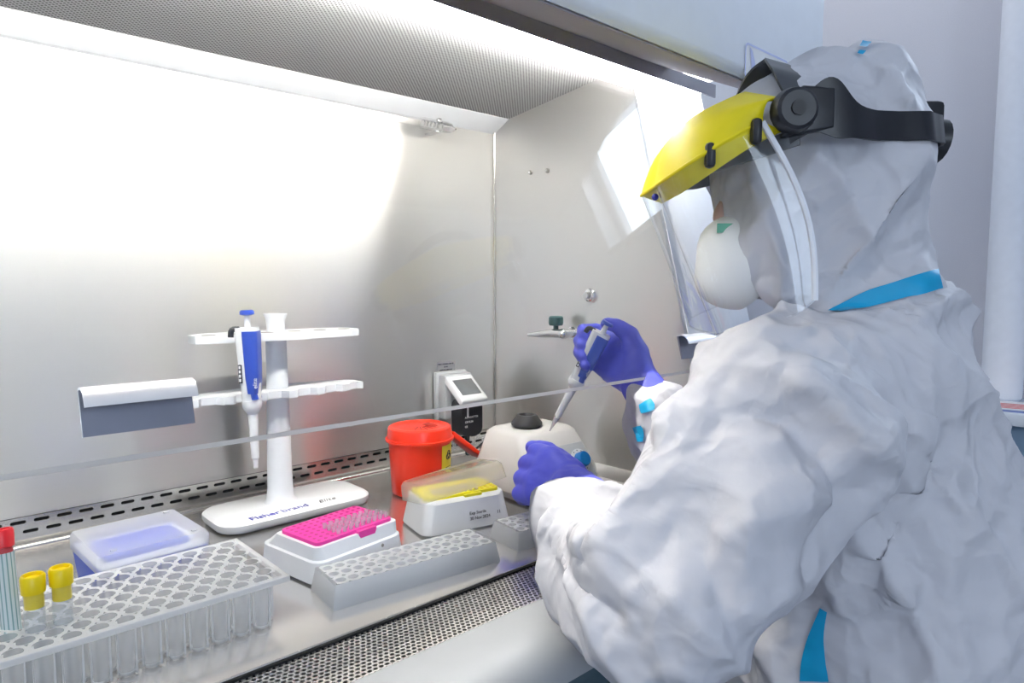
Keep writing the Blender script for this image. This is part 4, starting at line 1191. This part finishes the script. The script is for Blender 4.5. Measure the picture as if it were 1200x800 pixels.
RH = [
    [(764, 470, .985, .034), (748, 446, 1.005, .031)],
    [(748, 446, 1.005, .030), (724, 400, 1.050, .018), (700, 386, 1.062, .0105), (683, 386, 1.050, .0100), (686, 392, 1.026, .0092)],
    [(748, 446, 1.005, .030), (721, 412, 1.048, .018), (697, 399, 1.060, .0105), (679, 399, 1.047, .0100), (683, 405, 1.022, .0092)],
    [(748, 446, 1.005, .030), (718, 425, 1.042, .018), (695, 413, 1.055, .0100), (678, 412, 1.042, .0095), (682, 417, 1.018, .0088)],
    [(748, 446, 1.005, .030), (718, 438, 1.034, .017), (698, 428, 1.048, .0095), (683, 424, 1.036, .0090), (686, 428, 1.014, .0084)],
    [(748, 440, 1.002, .028), (745, 415, 1.012, .021), (738, 392, 1.016, .0145), (722, 381, 1.018, .0110), (711, 379, 1.018, .0098)],
    [(724, 400, 1.050, .020), (721, 412, 1.048, .020), (718, 425, 1.042, .019), (718, 438, 1.034, .017)],
    [(740, 420, 1.020, .020), (728, 428, 1.026, .018)],
]
RH = [[(x, y, d + (.040 if y < 460 else .032), r) for x, y, d, r in ch] for ch in RH]     # the whole hand is behind the sash
tag(glove(LH), 'blue nitrile glove on the left hand closed beside the mixer')
tag(glove(RH), 'blue nitrile glove on the right hand gripping a pipette')
# --- the pipette in the right hand
A_ = dep(713, 377, 1.050); B_ = dep(650, 494, 1.098)
ax_ = (A_ - B_).normalized(); s_ = (A_ - B_).length / .2255
yv = (C - (A_ + B_) / 2); yv = -(yv - ax_ * yv.dot(ax_)).normalized()
xv = yv.cross(ax_).normalized()
mm = Matrix((xv, yv, ax_)).transposed().to_4x4(); mm.translation = B_
pipette('white and blue pipette gripped in the right gloved hand above the mixer cup', mm, s_, tip=True, rad=1.2)

# ------------------------------------------------------------------ face shield on the hood
fs = thing('face_shield', 'yellow browed face shield with clear visor and black headband worn over the hood', 'face shield', HC)
def hp(x, y, l):   # picture offsets in head profile (pixels at .76 m), l = towards the person's left
    if l < 0:
        p = hp(x, y, -l); return p - LL * (2 * p.dot(LL))
    return dep(x, y, .76 - l) - HC
def smoothstep(x): return x * x * (3 - 2 * x)
# rim curve from near pivot (phi=-90..90)
def rim(phi):
    c, s = math.cos(phi), math.sin(phi)
    c2 = abs(c) ** .8
    x = 893 - (893 - 768) * c2; y = 143 + (218 - 143) * c2 ** 1.15
    return hp(x, y, .118 * math.copysign(abs(s) ** .8, s))
def inner(phi):
    c, s = math.cos(phi), math.sin(phi)
    x = 930 - (930 - 872) * c; y = 118 - 10 * c
    return hp(x, y, .112 * s)
def domeb(phi):
    c = math.cos(phi)
    x = 905 - (905 - 812) * c; y = 116 + 22 * c
    return hp(x, y, .122 * math.sin(phi))
def domec(phi):
    c = math.cos(phi)
    x = 896 - (896 - 778) * c; y = 126 + 50 * c
    return hp(x, y, .122 * math.sin(phi))
b = BM(); rings = []
for i in range(37):
    ph = R(-90 + 5 * i); pts = spline([inner(ph), domeb(ph), domec(ph), rim(ph)], 5)
    rings.append(pts)
loft(b, rings, closed=False)
# underside: from the rim back to the headband
def band(phi):
    c, s = math.cos(phi), math.sin(phi)
    return hp(938 - (938 - 822) * c, 160 + 38 * c, .113 * s)
rings = []
for i in range(37):
    ph = R(-90 + 5 * i); a = rim(ph); c = band(ph); m = a.lerp(c, .45) + ZZ * -.018 * math.cos(ph)
    rings.append([a, m, c + ZZ * .012])
loft(b, rings, closed=False)
bmesh.ops.remove_doubles(b, verts=b.verts, dist=1e-5)
guard = to_obj('brow_guard', b, 'visor_yellow', fs, smooth=50)
md = guard.modifiers.new('thick', 'SOLIDIFY'); md.thickness = .0022; md.offset = 0
# rim bead
b = BM(); tube(b, [rim(R(-90 + 5 * i)) for i in range(37)], .0022, 8); to_obj('rim_bead', b, 'visor_yellow', guard)
# headband
def outward(p, lift):
    """push a head-local point out to just above the hood surface"""
    o = HC + ZZ * p.z - FF * .0; q = (HC + p) - o; r = q.length
    if r < 1e-4: return p
    d = q / r; loc, nr, idx, dist = BV.ray_cast(o + d * .4, -d)
    if loc is None: return p
    return p + d * max(0, (loc - o).length + lift - r)
def ribbon(name, cl, half, th, mat, parent, outf):
    """cl: list of (point, updir); closed strip with thickness"""
    b = BM(); rings = []
    for i, (p, u) in enumerate(cl):
        o = outf(p, i); h = half[i] if isinstance(half, list) else half
        rings.append([p + u * h, p + u * h + o * th, p - u * h + o * th, p - u * h])
    loft(b, rings); return to_obj(name, b, mat, parent, smooth=40)
def out_h(p, i):
    q = p - ZZ * p.dot(ZZ); return q.normalized()
hb = []
for i in range(37):
    a = R(-90 + 5 * i); hb.append((outward(band(a), .001), ZZ))
ribbon('headband', hb, .008, .003, 'band_grey', fs, out_h)
# rear straps from the pivots back to the adjuster, both sides
for s in (1, -1):
    pts = spline([hp(925, 152, .113 * s), hp(955, 130, .119 * s), hp(985, 128, .120 * s), hp(1010, 144, .112 * s), hp(1045, 150, .088 * s), hp(1072, 155, .052 * s), hp(1084, 160, .012 * s)], 6)
    pts = [outward(p, .003) for p in pts]
    half = []
    for i in range(len(pts)):
        f = i / (len(pts) - 1); half.append(.014 + .014 * math.exp(-((f - .30) / .14) ** 2))
    ribbon('side_strap', [(p, (ZZ + FF * .15).normalized()) for p in pts], half, .0035, 'black_plastic', fs, out_h)
    pk_ = hp(928, 131, .122 * s)
    b = BM(); tube(b, [pk_, pk_ + LL * s * .006, pk_ + LL * s * .014, pk_ + LL * s * .016], [.021, .021, .019, .016], 20); kn = to_obj('pivot_knob', b, 'black_plastic', fs, smooth=30)
    b = BM(); tube(b, [pk_ + LL * s * .016, pk_ + LL * s * .018], .007, 14); to_obj('knob_cap', b, 'rubber_black', kn)
    b = BM(); pp = hp(950, 133, .118 * s); u_ = FF
    frustum(b, [pp + FF * .030 - ZZ * .024, pp - FF * .022 - ZZ * .016, pp - FF * .022 + ZZ * .024, pp + FF * .010 + ZZ * .026], [q + LL * s * .006 for q in (pp + FF * .028 - ZZ * .022, pp - FF * .020 - ZZ * .014, pp - FF * .020 + ZZ * .022, pp + FF * .010 + ZZ * .024)], .002); to_obj('pivot_plate', b, 'black_plastic', fs)
    for (x, y, l) in ((886, 154, .108), (832, 182, .094)):
        c_ = hp(x, y, (l + .012) * s)
        b = BM(); bx(b, -.005, .005, -.006, .006, -.012, .012, .004); bmesh.ops.rotate(b, verts=b.verts, matrix=Matrix((FF, LL, ZZ)).transposed()); bmesh.ops.translate(b, verts=b.verts, vec=c_); to_obj('clip', b, 'black_plastic', fs)
# top strap over the crown
def oncrown(p):
    d = p.normalized(); loc, nr, idx, dist = BV.ray_cast(HC + d * .4, -d)
    return p if loc is None else loc - HC + d * .003
tp_ = spline([hp(945, 112, .117), hp(935, 95, .108), hp(922, 82, .075), hp(914, 76, .03), hp(912, 75, 0), hp(914, 76, -.03), hp(922, 82, -.075), hp(935, 95, -.108), hp(945, 112, -.117)], 5)
tp_ = [oncrown(p) for p in tp_]
ribbon('crown_strap', [(p, (FF * .93 + ZZ * .25).normalized()) for p in tp_], .017, .003, 'band_grey', fs, lambda p, i: (LL * p.dot(LL) * 1.2 + ZZ * .09).normalized())
# rear adjuster
b = BM(); bx(b, -.016, .016, -.045, .045, -.023, .023, .006); bmesh.ops.rotate(b, verts=b.verts, matrix=Matrix((FF, LL, ZZ)).transposed()); bmesh.ops.translate(b, verts=b.verts, vec=hp(1062, 154, .0)); adj = to_obj('rear_adjuster', b, 'black_plastic', fs)
a0, a1 = hp(1078, 163, 0), hp(1101, 166, 0)
b = BM(); tube(b, [a0, a0.lerp(a1, .3), a1, a1.lerp(a0, -.08)], [.012, .023, .024, .020], 18); to_obj('adjuster_knob', b, 'black_plastic', adj, smooth=25)
# visor: curved clear sheet hanging from the rim
def vis(phi, t):
    top = rim(phi); c = math.cos(phi)
    bot = hp(955 - (955 - 838) * c ** .9 if c > 0 else 955, 352 + 40 * max(c, 0) ** .5, .112 * math.copysign(abs(math.sin(phi)) ** .8, math.sin(phi)))
    p = top.lerp(bot, t); bow = FF * .018 * math.sin(math.pi * t) * (1 - c) * -1.0 * .9
    return p + bow
b = BM(); n_, k_ = 36, 14
grid = [[vis(R(-90 + 180 * i / n_), j / k_) for j in range(k_ + 1)] for i in range(n_ + 1)]
loft(b, grid, closed=False); visor = to_obj('visor', b, 'visor_clear', fs, smooth=80)
for e_ in (grid[0], grid[-1]):
    b = BM(); tube(b, e_, .0032, 8); to_obj('visor_edge', b, 'visor_edge', visor)
b = BM(); tube(b, [grid[i][-1] for i in range(n_ + 1)], .0012, 6); to_obj('visor_edge', b, 'visor_clear', visor)
b = BM(); sphere(b, rim(0) + FF * .0 - ZZ * .012, .004); to_obj('rivet', b, 'ink_blue', guard)

# ------------------------------------------------------------------ stool under the person
t = thing('lab_stool', 'round black lab stool under the seated person', 'stool', (HIP.x, HIP.y, FZ))
zs = HIP.z - .19 - FZ
b = BM(); lathe(b, [(.16, zs - .06), (.18, zs - .05), (.185, zs - .02), (.16, zs)], 32); to_obj('seat', b, 'stool_black', t)
b = BM(); lathe(b, [(.025, .06), (.025, zs - .06)], 16); to_obj('column', b, 'chrome', t)
for k in range(5):
    a = R(72 * k + 20); b = BM(); tube(b, [(0, 0, .075), (.26 * math.cos(a), .26 * math.sin(a), .05)], [.022, .014], 10); to_obj('leg', b, 'stool_black', t)
    b = BM(); sphere(b, (.26 * math.cos(a), .26 * math.sin(a), .024), .024); to_obj('caster', b, 'rubber_black', t)
